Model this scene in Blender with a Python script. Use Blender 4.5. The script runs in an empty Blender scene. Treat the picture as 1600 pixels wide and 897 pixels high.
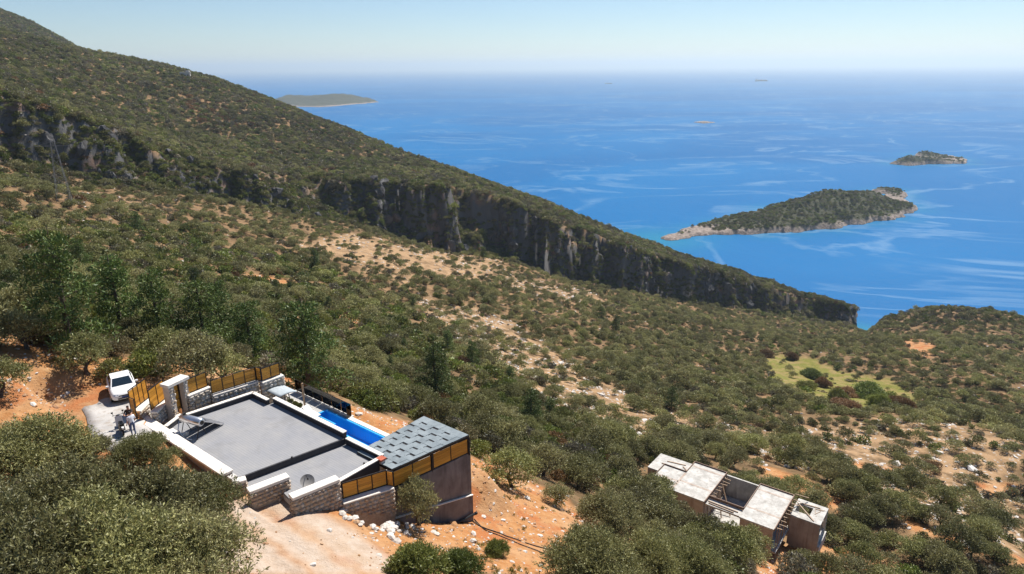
import bpy, bmesh, math, random
import numpy as np
from mathutils import Vector, Matrix
R = math.radians
rng = np.random.default_rng(7)
random.seed(7)
sc = bpy.context.scene
COL = sc.collection

# ------------------------------------------------------------------ camera
CAMZ = 200.0
F_PX = 1067.0
PITCH, ROLL = R(17.9), R(0.45)
cam_d = bpy.data.cameras.new('camera'); cam = bpy.data.objects.new('camera', cam_d); COL.objects.link(cam)
cam_d.sensor_width = 36.0; cam_d.lens = 36.0 * F_PX / 1600.0
cam_d.clip_start = 0.5; cam_d.clip_end = 300000
cam.matrix_world = Matrix.Translation((0, 0, CAMZ)) @ Matrix.Rotation(R(90) - PITCH, 4, 'X') @ Matrix.Rotation(-ROLL, 4, 'Z')
sc.camera = cam
sc.cycles.use_denoising = True
sc.cycles.max_bounces = 6
sc.cycles.diffuse_bounces = 3
sc.cycles.glossy_bounces = 3
sc.cycles.transmission_bounces = 4
sc.cycles.transparent_max_bounces = 8
sc.cycles.volume_bounces = 0
sc.cycles.caustics_reflective = False; sc.cycles.caustics_refractive = False

# ------------------------------------------------------------------ sky and sun
SUN_AZ, SUN_EL = 33.0, 54.0           # degrees to the right of the view direction, above the horizon
world = bpy.data.worlds.new('World'); sc.world = world; world.use_nodes = True
wn = world.node_tree.nodes; wl = world.node_tree.links
bg = wn['Background']; sky = wn.new('ShaderNodeTexSky'); sky.sky_type = 'NISHITA'
sky.sun_disc = False; sky.sun_elevation = R(SUN_EL); sky.sun_rotation = R(SUN_AZ)
sky.altitude = 200; sky.air_density = 1.0; sky.dust_density = 0.05; sky.ozone_density = 6.0
bg.inputs['Strength'].default_value = 0.06
wl.new(sky.outputs[0], bg.inputs['Color'])
sun_d = bpy.data.lights.new('sun', 'SUN'); sun_d.energy = 4.4; sun_d.angle = R(0.53); sun_d.color = (1.0, 0.945, 0.87)
sun = bpy.data.objects.new('sun', sun_d); COL.objects.link(sun)
S = Vector((math.sin(R(SUN_AZ)) * math.cos(R(SUN_EL)), math.cos(R(SUN_AZ)) * math.cos(R(SUN_EL)), math.sin(R(SUN_EL))))
sun.rotation_euler = S.to_track_quat('Z', 'Y').to_euler(); sun.location = (0, 0, 400)
vs = sc.view_settings
vs.view_transform = 'Standard'; vs.look = 'None'; vs.exposure = 0.85; vs.gamma = 1.0; vs.use_curve_mapping = False

# ------------------------------------------------------------------ pixel <-> world
_cp, _sp = math.cos(PITCH), math.sin(PITCH); _cr, _sr = math.cos(ROLL), math.sin(ROLL)
def ray(px, py):
    u = (px - 800) / F_PX; v = -(py - 448.5) / F_PX
    u2 = u * _cr + v * _sr; v2 = -u * _sr + v * _cr
    return np.array([u2, _cp + v2 * _sp, -_sp + v2 * _cp])
def at_z(px, py, zrel):
    d = ray(px, py); return d * (zrel / d[2])
def project(x, y, z):                      # arrays, z relative to camera
    fw = y * _cp - z * _sp; up = y * _sp + z * _cp
    fw = np.maximum(fw, 1e-3)
    u2 = x / fw; v2 = up / fw
    u = u2 * _cr - v2 * _sr; v = u2 * _sr + v2 * _cr
    return 800 + u * F_PX, 448.5 - v * F_PX

# ------------------------------------------------------------------ numpy noise
_perm = np.random.default_rng(11).permutation(4096)
def _h(ix, iy):
    return _perm[(_perm[ix & 4095] + iy) & 4095]
_ga = np.linspace(0, 2 * np.pi, 4096, endpoint=False); _gx, _gy = np.cos(_ga), np.sin(_ga)
def noise(x, y):
    x = np.asarray(x, float); y = np.asarray(y, float)
    ix = np.floor(x).astype(int); iy = np.floor(y).astype(int); fx = x - ix; fy = y - iy
    u = fx * fx * fx * (fx * (fx * 6 - 15) + 10); v = fy * fy * fy * (fy * (fy * 6 - 15) + 10)
    def g(a, b, dx, dy):
        h = _h(a, b); return _gx[h] * dx + _gy[h] * dy
    n00 = g(ix, iy, fx, fy); n10 = g(ix + 1, iy, fx - 1, fy); n01 = g(ix, iy + 1, fx, fy - 1); n11 = g(ix + 1, iy + 1, fx - 1, fy - 1)
    return ((n00 * (1 - u) + n10 * u) * (1 - v) + (n01 * (1 - u) + n11 * u) * v) * 1.5
def fbm(x, y, o=4, seed=0):
    s = 0; a = 1; t = 0
    for k in range(o):
        s = s + a * noise(x * 2 ** k + 17.3 * k + seed * 31.7, y * 2 ** k - 9.1 * k + seed * 13.1); t += a; a *= .5
    return s / t
def sstep(x, a, b):
    t = np.clip((x - a) / (b - a), 0, 1); return t * t * (3 - 2 * t)

# ------------------------------------------------------------------ terrain heights (z relative to the camera)
def tps_fit(P, Z, lam=1e-3):
    P = np.asarray(P, float) / 100; n = len(P)
    d2 = ((P[:, None] - P[None]) ** 2).sum(-1); K = .5 * d2 * np.log(d2 + 1e-12)
    A = np.zeros((n + 3, n + 3)); A[:n, :n] = K + lam * np.eye(n); A[:n, n] = 1; A[:n, n + 1:] = P; A[n, :n] = 1; A[n + 1:, :n] = P.T
    w = np.linalg.solve(A, np.concatenate([Z, [0, 0, 0]])); return P, w
def tps_eval(fit, x, y):
    P, w = fit; x = x / 100; y = y / 100; out = w[-3] + w[-2] * x + w[-1] * y
    for (a, b), k in zip(P, w[:-3]):
        d2 = (x - a) ** 2 + (y - b) ** 2; out = out + k * .5 * d2 * np.log(d2 + 1e-12)
    return out
def pr(px, py, hr):
    d = ray(px, py); h = math.hypot(d[0], d[1]); return (d[0] / h * hr, d[1] / h * hr, d[2] / h * hr)
def pol(az, hr, z):
    return (math.sin(R(az)) * hr, math.cos(R(az)) * hr, z)
# near slope
NP = [tuple(at_z(*q)) for q in [
    (450, 860, -22.6), (350, 800, -22.5), (400, 790, -22.9), (560, 840, -23.9), (500, 800, -23.3), (640, 850, -25.6), (735, 815, -29.2), (800, 800, -31.2), (880, 870, -30.6),
    (1000, 890, -33), (545, 800, -24.0), (612, 806, -25.6),
    (190, 625, -21.75), (170, 600, -21.65), (190, 668, -21.9), (120, 640, -21.3), (60, 600, -20.0), (0, 540, -18.7), (250, 612, -21.6), (130, 600, -21.0), (100, 560, -20.6), (200, 585, -21.9), (300, 585, -22.6)]]
NP += [(-20, 20, -19.2), (-10, 14, -20), (0, 8, -20), (-30, 30, -19.6), (-42, 40, -18.2), (-52, 20, -12), (0, -5, -17), (20, 10, -26), (32, 20, -34), (-30, 0, -10), (45, 0, -32), (0, 24, -23.5), (8, 28, -28)]
NP += [pr(*q) for q in [
    (1100, 850, 62), (1250, 870, 78), (1400, 880, 90), (1590, 890, 100), (1590, 700, 190), (1450, 720, 170), (1300, 740, 120), (1200, 690, 150), (1590, 600, 310), (1590, 540, 430),
    (1500, 520, 470), (1320, 600, 290), (1420, 620, 280), (1100, 600, 210), (1000, 700, 100), (900, 640, 130), (760, 600, 125), (760, 680, 75), (640, 600, 108), (540, 600, 85), (450, 550, 90),
    (330, 520, 85), (300, 480, 120), (200, 520, 75), (100, 500, 80), (0, 420, 130), (100, 400, 170), (0, 330, 220), (200, 350, 250), (200, 450, 160), (350, 330, 330), (400, 420, 220), (500, 500, 160),
    (600, 480, 210), (700, 520, 190), (700, 440, 280), (850, 450, 350), (900, 540, 230), (1000, 480, 390), (1100, 520, 360), (1200, 520, 430), (1300, 530, 490), (480, 350, 370), (600, 370, 380), (600, 390, 330),
    (100, 310, 255)]]
BASE = [(-300, 235, 300), (0, 255, 330), (130, 275, 340), (270, 300, 350), (400, 325, 370), (560, 355, 410), (700, 395, 420), (770, 400, 430), (860, 430, 440), (950, 450, 455), (1100, 475, 500), (1200, 490, 535), (1340, 512, 572)]
NP += [pr(*q) for q in BASE] + [pr(1352, 515.5, 576), pr(1390, 500, 560), pr(1440, 484, 568), pr(1520, 490, 560), pr(1600, 502, 540)]
NP += [pol(29, 600, -212), pol(33, 620, -215), pol(33, 680, -240), pol(40, 600, -215), pol(40, 660, -240), pol(50, 480, -200), pol(60, 380, -190), pol(60, 150, -105), pol(52, 90, -72),
       pol(-60, 100, 0), pol(-60, 200, 10), pol(-50, 320, 5)]
NP = np.array(NP); fitN = tps_fit(NP[:, :2], NP[:, 2])
# ridge beyond the crags
TOP = [(-300, 90, 380), (0, 145, 395), (150, 195, 400), (280, 240, 400), (400, 275, 425), (560, 285, 475), (680, 290, 480), (760, 305, 482), (880, 350, 492), (1000, 392, 515), (1100, 420, 548), (1200, 450, 575), (1330, 482, 596)]
_B = [(q[0], q[2]) for q in BASE]
TOP = [(x, y, float(np.interp(x, [b[0] for b in _B], [b[1] for b in _B])) + (13 if x > 560 else 22)) for x, y, h in TOP]
SKY_ = [(-200, 0, 900), (0, 50, 900), (150, 94, 930), (280, 123, 950), (350, 140, 910), (430, 168, 850), (560, 215, 760), (700, 266, 680), (850, 320, 625), (1000, 376, 606), (1150, 425, 606), (1340, 481, 606)]
RP = [pr(*q) for q in TOP + SKY_] + [pr(*q) for q in [(150, 150, 600), (300, 200, 600), (450, 230, 600), (600, 255, 600), (0, 100, 600), (700, 275, 560), (880, 338, 540), (1000, 382, 560), (1100, 413, 570)]]
RP += [pol(-34.8, 1150, 45), pr(0, 30, 1500), pr(80, 63, 1480), pr(150, 96, 1380), pol(-34, 1800, -20), pol(-33, 2200, -230), pol(-26, 1150, -50), pol(-25, 1450, -160), pol(-25, 1700, -235), pol(-18.4, 1000, -100), pol(-18, 1150, -225), pol(-12, 860, -130), pol(-11, 960, -225),
       pol(-5, 800, -165), pol(-5, 880, -230), pol(3, 720, -180), pol(3, 780, -230), pol(11, 680, -195), pol(11, 730, -230), pol(20, 660, -205), pol(28, 650, -215), pol(20, 700, -235), pol(28, 700, -240), pol(-55, 700, 120), pol(-55, 1200, 160)]
RP = np.array(RP); fitR = tps_fit(RP[:, :2], RP[:, 2])
_bx = np.array([pr(*q) for q in BASE]); _baz = np.degrees(np.arctan2(_bx[:, 0], _bx[:, 1])); _bhr = np.hypot(_bx[:, 0], _bx[:, 1])
_tx = np.array([pr(*q) for q in TOP]); _taz = np.degrees(np.arctan2(_tx[:, 0], _tx[:, 1])); _thr = np.hypot(_tx[:, 0], _tx[:, 1])

# house frame: x = a (towards the right-hand front), y = c (away from the track)
HO = np.array([-18.6, 44.1]); HANG = math.atan2(-0.624, 0.782); _ha = np.array([math.cos(HANG), math.sin(HANG)]); _hc = np.array([-_ha[1], _ha[0]])
def to_ac(x, y):
    dx = x - HO[0]; dy = y - HO[1]; return dx * _ha[0] + dy * _ha[1], dx * _hc[0] + dy * _hc[1]
def rect(a, c, a0, a1, c0, c1, soft):
    return sstep(a, a0 - soft, a0) * (1 - sstep(a, a1, a1 + soft)) * sstep(c, c0 - soft, c0) * (1 - sstep(c, c1, c1 + soft))

TH0, TH1, NTH, NRD = -62.0, 62.0, 760, 740
th = np.linspace(TH0, TH1, NTH); rr = np.exp(np.linspace(math.log(5.0), math.log(2300.0), NRD))
AZ, RR = np.meshgrid(th, rr, indexing='ij')
X = np.sin(np.radians(AZ)) * RR; Y = np.cos(np.radians(AZ)) * RR
zN = tps_eval(fitN, X, Y); zR = tps_eval(fitR, X, Y)
cov = (1 - sstep(AZ, 29.7, 30.4)) * sstep(AZ, 27.5, 28.4) * sstep(RR, 574, 590)
zN = zN * (1 - cov) + np.minimum(zN, -232) * cov
wob = 0.25 * fbm(RR / 9, AZ * 3, 2, 3)
endR = sstep(AZ + wob, 28.25, 28.6); zR = zR * (1 - endR) + np.minimum(zR, -235) * endR
hb = np.interp(AZ, _baz, _bhr); ht = np.interp(AZ, _taz, _thr)
nbf = lambda x, y: fbm(x / 40, y / 40, 3, 1) * 17 + fbm(x / 11, y / 11, 2, 2) * 8 + fbm(x / 5, y / 5, 2, 19) * 3
nb = nbf(X, Y)
ht = hb + (ht - hb) * (1 + 2.2 * sstep(fbm(X / 55, Y / 55, 2, 14), .05, .35))
tt = (RR + nb - hb) / np.maximum(ht - hb, 10)
bl = sstep(tt, 0.0, 0.95)
bl = bl * (1 - sstep(AZ, 28.6, 29.0) * sstep(RR, 0, 1))
Z = zN * (1 - bl) + zR * bl
cliffm = np.exp(-((tt - .5) / .42) ** 2) * (AZ < 28.8) * (zR - zN > 12)
crag = np.clip(1 - np.abs(noise(X / 17 + 5, Y / 17)) * 2.2, 0, 1) * 3 + np.clip(1 - np.abs(noise(X / 6 + 9, Y / 6)) * 2, 0, 1) * 2 - 3
cragk = 0.35 + 0.65 * sstep(fbm(X / 70, Y / 70, 2, 6), -.25, .25)
far = sstep(RR, 120, 320)
Z = Z + cliffm * crag * cragk
Z = Z + fbm(X / 45, Y / 45, 4, 4) * 3.0 * far + fbm(X / 14, Y / 14, 3, 5) * (0.9 * far + 0.45 * sstep(RR, 60, 110)) + fbm(X / 3.1, Y / 3.1, 4, 8) * (0.20 + .35 * sstep(RR, 70, 150))
PXG, PYG = project(X, Y, Z)

# ground works around the villa
ga, gc = to_ac(X, Y)
def setz(mask, z):
    global Z
    Z = Z * (1 - mask) + z * mask
fine = fbm(X / 1.3, Y / 1.3, 3, 9)
ledge = rect(ga, gc, -5, 13.0, 5.0, 9.3, 3.0)
setz(ledge, -28.1 + 0.16 * fine + 0.25 * fbm(X / 4, Y / 4, 2, 2))
drop = sstep(gc, 10.4, 15) * sstep(ga, -8, 0) * (1 - sstep(gc, 18, 30))
drv = rect(ga, gc, -9.2, -3.2, -9.6, -4.8, 1.6)
setz(drv, -21.75 + 0.02 * fine)
setz(rect(ga, gc, -2.6, 8.2, -6.3, 6.2, .3), -27.0); setz(rect(ga, gc, 8.2, 12.9, -4.3, 6.2, .3), -27.0)
setz(rect(ga, gc, 8.6, 10.3, -7.2, -5.6, .5), -22.95 + .06 * fine); setz(rect(ga, gc, 10.8, 12.9, -6.6, -4.9, .5), -23.25 + .06 * fine)
setz(rect(ga, gc, -2.6, 15.3, 0, 6.0, .15), -30.5)
setz(rect(ga, gc, 13.2, 15.2, -2.6, 0.2, .25), -26.0)
H2O = np.array([20.8, 84.3]); H2ANG = R(-36.8); _h2a = np.array([math.cos(H2ANG), math.sin(H2ANG)]); _h2c = np.array([-_h2a[1], _h2a[0]])
gx = X - H2O[0]; gy = Y - H2O[1]; g2a = gx * _h2a[0] + gy * _h2a[1]; g2c = gx * _h2c[0] + gy * _h2c[1]
m2 = rect(g2a, g2c, -0.5, 23.0, -10.5, 2.6, 2.5); setz(m2, np.minimum(Z, -55.2 - 0.06 * np.clip(g2a, 0, 24)))
Z = Z - 8.5 * np.exp(-((AZ - 29.1) / .9) ** 2) * sstep(RR, 470, 545) * (RR < 640)
prom = np.exp(-((AZ - 30.35) / .5) ** 2) * np.exp(-((RR - 575) / 30) ** 2); Z = Z + prom * (4 + 5 * np.abs(fbm(X / 8, Y / 8, 3, 15)))
rut = np.exp(-((gc + 7.4) / .35) ** 2) + np.exp(-((gc + 9.0) / .35) ** 2); trk = sstep(ga, 9, 11) * (RR < 60); Z = Z - .09 * rut * trk
Z = np.clip(Z, -245, 190)

def ground(x, y):
    x = np.asarray(x, float); y = np.asarray(y, float)
    a = np.degrees(np.arctan2(x, y)); r = np.hypot(x, y)
    fi = np.clip((a - TH0) / (TH1 - TH0) * (NTH - 1), 0, NTH - 1.001); fj = np.clip((np.log(np.maximum(r, 5)) - math.log(5.0)) / (math.log(2300.0) - math.log(5.0)) * (NRD - 1), 0, NRD - 1.001)
    i = fi.astype(int); j = fj.astype(int); u = fi - i; v = fj - j
    return (Z[i, j] * (1 - u) + Z[i + 1, j] * u) * (1 - v) + (Z[i, j + 1] * (1 - u) + Z[i + 1, j + 1] * u) * v
def G(px, py, h=0.0):
    """first point on the ground (raised by h) seen at a pixel -> x, y, z of the ground below it"""
    d = ray(px, py); hl = math.hypot(d[0], d[1]); rs = np.exp(np.linspace(math.log(12), math.log(2200), 6000))
    xs = d[0] / hl * rs; ys = d[1] / hl * rs; zs = d[2] / hl * rs
    g = ground(xs, ys); k = np.argmax(g + h >= zs)
    return xs[k], ys[k], g[k]

def polymask(px, py, poly, soft):
    """soft inside mask of a polygon given in ground coordinates as seen on the map of the slope"""
    P = np.array(poly, float); n = len(P); inside = np.zeros(px.shape, bool); d = np.full(px.shape, 1e9)
    for i in range(n):
        x0, y0 = P[i]; x1, y1 = P[(i + 1) % n]
        c = ((y0 > py) != (y1 > py)) & (px < (x1 - x0) * (py - y0) / (y1 - y0 + 1e-9) + x0); inside ^= c
        t = np.clip(((px - x0) * (x1 - x0) + (py - y0) * (y1 - y0)) / ((x1 - x0) ** 2 + (y1 - y0) ** 2), 0, 1)
        d = np.minimum(d, np.hypot(px - x0 - t * (x1 - x0), py - y0 - t * (y1 - y0)))
    s = np.where(inside, d, -d); return sstep(s, -soft, soft)

POLY_SOIL = [[(735, 800), (745, 712), (770, 716), (800, 745), (880, 775), (912, 800), (900, 897), (600, 897), (570, 830), (520, 790), (600, 790)],
             [(0, 498), (60, 525), (150, 575), (200, 592), (345, 592), (260, 606), (175, 590), (150, 625), (95, 645), (60, 690), (130, 720), (60, 730), (20, 650), (0, 600)],
             [(535, 632), (600, 648), (660, 664), (620, 690), (540, 655)],
             [(1190, 850), (1300, 850), (1440, 897), (1180, 897)], [(1285, 716), (1420, 732), (1410, 748), (1300, 738)], [(1190, 728), (1250, 745), (1335, 792), (1330, 808), (1200, 750)],
             [(1405, 805), (1600, 872), (1600, 890), (1420, 826)], [(1525, 752), (1600, 758), (1600, 776), (1540, 772)], [(735, 712), (790, 730), (780, 760), (740, 770)],
             [(1410, 528), (1465, 538), (1450, 560), (1412, 548)], [(380, 425), (450, 440), (455, 450), (400, 440)], [(520, 490), (565, 500), (560, 508), (525, 500)]]
POLY_TRACK = [[(325, 782), (420, 774), (500, 800), (560, 830), (640, 897), (320, 897), (350, 850)]]
POLY_PALE = [[(-20, 562), (60, 572), (125, 608), (110, 632), (60, 628), (30, 640), (-20, 640)], [(450, 385), (545, 366), (660, 388), (770, 404), (800, 425), (720, 440), (650, 425), (560, 410)],
             [(120, 305), (200, 310), (260, 320), (200, 325)], [(560, 420), (660, 430), (640, 450)]]
POLY_ROCKY = [[(650, 462), (760, 485), (900, 562), (1030, 650), (1010, 712), (870, 650), (760, 560), (660, 500)],
              [(1010, 640), (1200, 676), (1420, 650), (1600, 690), (1600, 897), (1450, 850), (1300, 745), (1130, 694)],
              [(545, 775), (660, 815), (760, 850), (790, 897), (700, 897), (600, 845)], [(330, 868), (400, 880), (420, 897), (320, 897)], [(780, 430), (900, 450), (960, 480), (800, 450)]]
POLY_MEADOW = [[(1196, 550), (1262, 558), (1312, 580), (1392, 592), (1445, 632), (1370, 642), (1310, 640), (1268, 624), (1205, 600)]]
POLY_GREEN = [[(0, 345), (250, 350), (480, 408), (640, 478), (750, 570), (900, 640), (1020, 705), (900, 720), (760, 690), (640, 655), (480, 600), (440, 565), (200, 545), (0, 490)]]
POLY_OLIVE = [[(-100, 275), (420, 318), (600, 358), (770, 404), (960, 452), (1200, 495), (1345, 520), (1380, 505), (1700, 510), (1700, 897), (1000, 897), (1010, 712), (750, 570), (640, 478), (480, 408), (250, 350), (-100, 330)]]
def union(px, py, polys, soft):
    m = np.zeros(np.shape(px))
    for p in polys: m = np.maximum(m, polymask(px, py, p, soft))
    return m
def zones(px, py, x, y):
    w1 = fbm(x / 9, y / 9, 3, 21) * 16; w2 = fbm(x / 9, y / 9, 3, 22) * 9
    qx, qy = px + w1, py + w2
    return dict(soil=union(qx, qy, POLY_SOIL, 4), track=union(qx, qy, POLY_TRACK, 9), pale=union(qx, qy, POLY_PALE, 6), rocky=union(qx, qy, POLY_ROCKY, 10),
                meadow=union(px + w1 * .5, py + w2 * .5, POLY_MEADOW, 4), green=union(qx, qy, POLY_GREEN, 10), olive=union(qx, qy, POLY_OLIVE, 8))
PXG, PYG = project(X, Y, Z)
ZN = zones(PXG, PYG, X, Y)
ZN['soil'] = np.maximum(ZN['soil'], np.maximum(ledge * (RR < 90), rect(ga, gc, -3, 15.6, -7, 10, .3)))
ZN['soil'] = ZN['soil'] * (1 - .9 * ZN['pale'] * (RR < 90))
ZN['track'] = ZN['track'] * (1 - .55 * np.exp(-((gc + 8.2 + .3 * fine) / .28) ** 2) - .5 * np.exp(-((gc + 6.3 + .5 * fine) / .35) ** 2))
ZN['soil'] = np.maximum(ZN['soil'], rect(ga, gc, 14.5, 20, -8, 9, 2.0))
ZN['soil'] = np.maximum(ZN['soil'], .9 * rect(ga, gc, -13, 20, -30, 10.0, 2.0) * (1 - .5 * sstep(fbm(X / 3, Y / 3, 3, 77), .0, .3)))

# ------------------------------------------------------------------ helpers: meshes, materials, tags
def mesh_np(name, V, F4=None, F3=None, mats=(), smooth=False):
    me = bpy.data.meshes.new(name); V = np.asarray(V, np.float32)
    me.vertices.add(len(V)); me.vertices.foreach_set('co', V.ravel())
    loops = []; starts = []; n = 0
    if F4 is not None and len(F4):
        F4 = np.asarray(F4, np.int32); loops.append(F4.ravel()); starts.append(np.arange(len(F4)) * 4); n = len(F4) * 4
    if F3 is not None and len(F3):
        F3 = np.asarray(F3, np.int32); loops.append(F3.ravel()); starts.append(n + np.arange(len(F3)) * 3)
    L = np.concatenate(loops).astype(np.int32); St = np.concatenate(starts).astype(np.int32)
    me.loops.add(len(L)); me.loops.foreach_set('vertex_index', L)
    me.polygons.add(len(St)); me.polygons.foreach_set('loop_start', St)
    if smooth: me.polygons.foreach_set('use_smooth', np.ones(len(St), bool))
    for m in mats: me.materials.append(m)
    me.update(); me.validate()
    return me
def tag(o, label=None, cat=None, group=None, kind=None):
    if label: o['label'] = label
    if cat: o['category'] = cat
    if group: o['group'] = group
    if kind: o['kind'] = kind
    return o
def link(name, me, parent=None, loc=None):
    o = bpy.data.objects.new(name, me); COL.objects.link(o)
    if parent is not None: o.parent = parent
    if loc is not None: o.location = loc
    return o
def thing(name, loc, rz, label, cat, group=None):
    o = bpy.data.objects.new(name, None); COL.objects.link(o); o.empty_display_size = .3
    o.location = loc; o.rotation_euler = (0, 0, rz)
    if cat == 'wall': o['kind'] = 'thing'
    return tag(o, label, cat, group)
class N:
    """tiny node-tree helper"""
    def __init__(s, name):
        s.m = bpy.data.materials.new(name); s.m.use_nodes = True; s.t = s.m.node_tree; s.t.nodes.clear(); s.out = s.n('ShaderNodeOutputMaterial')
    def n(s, ty, **kw):
        x = s.t.nodes.new(ty)
        for k, v in kw.items(): setattr(x, k, v)
        return x
    def l(s, a, b): s.t.links.new(a, b)
    def val(s, sock, v):
        if hasattr(v, 'is_linked') or isinstance(v, bpy.types.NodeSocket): s.l(v, sock)
        else: sock.default_value = v
    def noise(s, vec, scale, detail=3, rough=.55, dist=0):
        x = s.n('ShaderNodeTexNoise'); x.inputs['Scale'].default_value = scale; x.inputs['Detail'].default_value = detail; x.inputs['Roughness'].default_value = rough; x.inputs['Distortion'].default_value = dist
        if vec is not None: s.l(vec, x.inputs['Vector'])
        return x.outputs['Fac']
    def ramp(s, f, *st):
        x = s.n('ShaderNodeValToRGB'); e = x.color_ramp.elements
        while len(e) < len(st): e.new(.5)
        for k, (p, c) in enumerate(st):
            e[k].position = p; e[k].color = (*c, 1) if not isinstance(c, (int, float)) else (c, c, c, 1)
        s.l(f, x.inputs['Fac']); return x.outputs['Color']
    def mix(s, f, a, b, mode='MIX'):
        x = s.n('ShaderNodeMix', data_type='RGBA', blend_type=mode); s.val(x.inputs[0], f)
        for q, v in ((6, a), (7, b)):
            if isinstance(v, tuple): x.inputs[q].default_value = (*v, 1)
            else: s.l(v, x.inputs[q])
        return x.outputs[2]
    def math(s, op, a, b=0.0, c=0.0):
        x = s.n('ShaderNodeMath', operation=op)
        for q, v in enumerate((a, b, c)): s.val(x.inputs[q], v)
        return x.outputs[0]
    def pos(s): return s.n('ShaderNodeNewGeometry').outputs['Position']
    def obj(s): return s.n('ShaderNodeTexCoord').outputs['Object']
    def attr(s, nm): return s.n('ShaderNodeAttribute', attribute_name=nm).outputs
    def bump(s, h, strength=.5, dist=.1):
        x = s.n('ShaderNodeBump'); x.inputs['Strength'].default_value = strength; x.inputs['Distance'].default_value = dist; s.l(h, x.inputs['Height']); return x.outputs[0]
    def bsdf(s, col, rough=.8, metal=0, normal=None, spec=.3, **kw):
        b = s.n('ShaderNodeBsdfPrincipled')
        if isinstance(col, tuple): b.inputs['Base Color'].default_value = (*col, 1)
        else: s.l(col, b.inputs['Base Color'])
        s.val(b.inputs['Roughness'], rough); b.inputs['Metallic'].default_value = metal; b.inputs['Specular IOR Level'].default_value = spec
        if normal is not None: s.l(normal, b.inputs['Normal'])
        for k, v in kw.items(): b.inputs[k.replace('_', ' ')].default_value = v
        s.l(b.outputs[0], s.out.inputs['Surface']); return s.m
def simple(name, col, rough=.6, metal=0, var=.12, scale=6, bump=0.0, spec=.3):
    """plain surface with fine uneven tone and grain"""
    n = N(name); p = n.obj(); f = n.noise(p, scale, 4); g = n.noise(p, scale * 9, 2)
    f2 = n.math('ADD', n.math('MULTIPLY', f, .7), n.math('MULTIPLY', g, .3))
    lo = tuple(max(0, c * (1 - var * 2.2)) for c in col); hi = tuple(min(1, c * (1 + var * 1.6)) for c in col)
    c = n.ramp(f2, (.3, lo), (.7, hi))
    return n.bsdf(c, rough, metal, n.bump(g, .4, bump) if bump else None, spec)

# ------------------------------------------------------------------ terrain
def mat_ground():
    n = N('hillside_ground'); p = n.pos(); A = n.attr('zone')['Color']; A2 = n.attr('zone2')['Color']
    s = n.n('ShaderNodeSeparateColor'); n.l(A, s.inputs[0]); s2 = n.n('ShaderNodeSeparateColor'); n.l(A2, s2.inputs[0])
    n1 = n.noise(p, .22, 5, .6); n2 = n.noise(p, 1.6, 5, .65); n3 = n.noise(p, 7, 4, .7); n0 = n.noise(p, .05, 4)
    scrub = n.mix(n.ramp(n1, (.35, 0.), (.65, 1.)), (.115, .075, .038), (.25, .155, .08))
    scrub = n.mix(n.ramp(n2, (.58, 0.), (.78, .5)), scrub, (.12, .125, .045))
    soil = n.mix(n.ramp(n2, (.3, 0.), (.7, 1.)), (.30, .125, .04), (.43, .235, .105))
    soil = n.mix(n.ramp(n1, (.45, 0.), (.75, .7)), soil, (.46, .31, .185))
    red = n.mix(n.ramp(n3, (.35, 0.), (.7, 1.)), (.30, .095, .032), (.42, .17, .065))
    soil = n.mix(n.ramp(n.noise(p, .33, 3), (.52, 0.), (.62, .85)), soil, red)
    pale = n.mix(n.ramp(n3, (.3, 0.), (.7, 1.)), (.28, .16, .08), (.41, .285, .165))
    track = n.mix(n.ramp(n2, (.3, 0.), (.7, 1.)), (.37, .275, .20), (.47, .385, .31))
    track = n.mix(n.ramp(n.noise(p, .5, 4), (.5, 0.), (.68, .7)), track, (.41, .29, .19))
    mead = n.mix(n.ramp(n2, (.3, 0.), (.7, 1.)), (.11, .115, .022), (.20, .185, .045))
    mead = n.mix(n.ramp(n1, (.45, 0.), (.62, .8)), mead, (.26, .185, .08))
    rk = n.mix(n.ramp(n3, (.3, 0.), (.7, 1.)), (.05, .048, .047), (.15, .145, .14))
    rk = n.mix(n.ramp(n.noise(p, .09, 4), (.55, 0.), (.7, .55)), rk, (.33, .17, .09))
    c = n.mix(n.math('MULTIPLY', n.ramp(n1, (.42, .15), (.6, 1.)), s2.outputs[0]), scrub, pale)          # stony terraces: pale patches
    vor = n.n('ShaderNodeTexVoronoi'); vor.inputs['Scale'].default_value = .8; n.l(p, vor.inputs['Vector'])
    stone = n.math('MULTIPLY', n.ramp(vor.outputs['Distance'], (.22, 1.), (.34, 0.)), n.ramp(n.noise(p, .35, 3), (.45, 0.), (.6, 1.)))
    c = n.mix(n.math('MULTIPLY', stone, s2.outputs[0]), c, (.42, .38, .33))
    c = n.mix(n.math('MULTIPLY', s2.outputs[1], n.ramp(n1, (.38, .35), (.55, 1.))), c, pale)
    c = n.mix(s.outputs[1], c, mead)
    c = n.mix(s.outputs[0], c, soil)
    c = n.mix(s2.outputs[2], c, track)
    c = n.mix(s.outputs[2], c, rk)
    h = n.math('ADD', n.math('MULTIPLY', n2, .5), n.math('MULTIPLY', n3, .25))
    return n.bsdf(c, .95, 0, n.bump(h, .8, .35), .1)
def attr_col(me, name, a, b, c):
    at = me.color_attributes.new(name, 'FLOAT_COLOR', 'POINT'); d = np.ones((a.size, 4), np.float32); d[:, 0] = a.ravel(); d[:, 1] = b.ravel(); d[:, 2] = c.ravel()
    at.data.foreach_set('color', d.ravel())
idx = np.arange(NTH * NRD).reshape(NTH, NRD)
F4 = np.stack([idx[:-1, :-1], idx[1:, :-1], idx[1:, 1:], idx[:-1, 1:]], -1).reshape(-1, 4)[:, ::-1]
dzr = np.gradient(Z, axis=1) / np.gradient(RR, axis=1); dzt = np.gradient(Z, axis=0) / (np.gradient(np.radians(AZ), axis=0) * RR)
slope = np.hypot(dzr, dzt)
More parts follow.
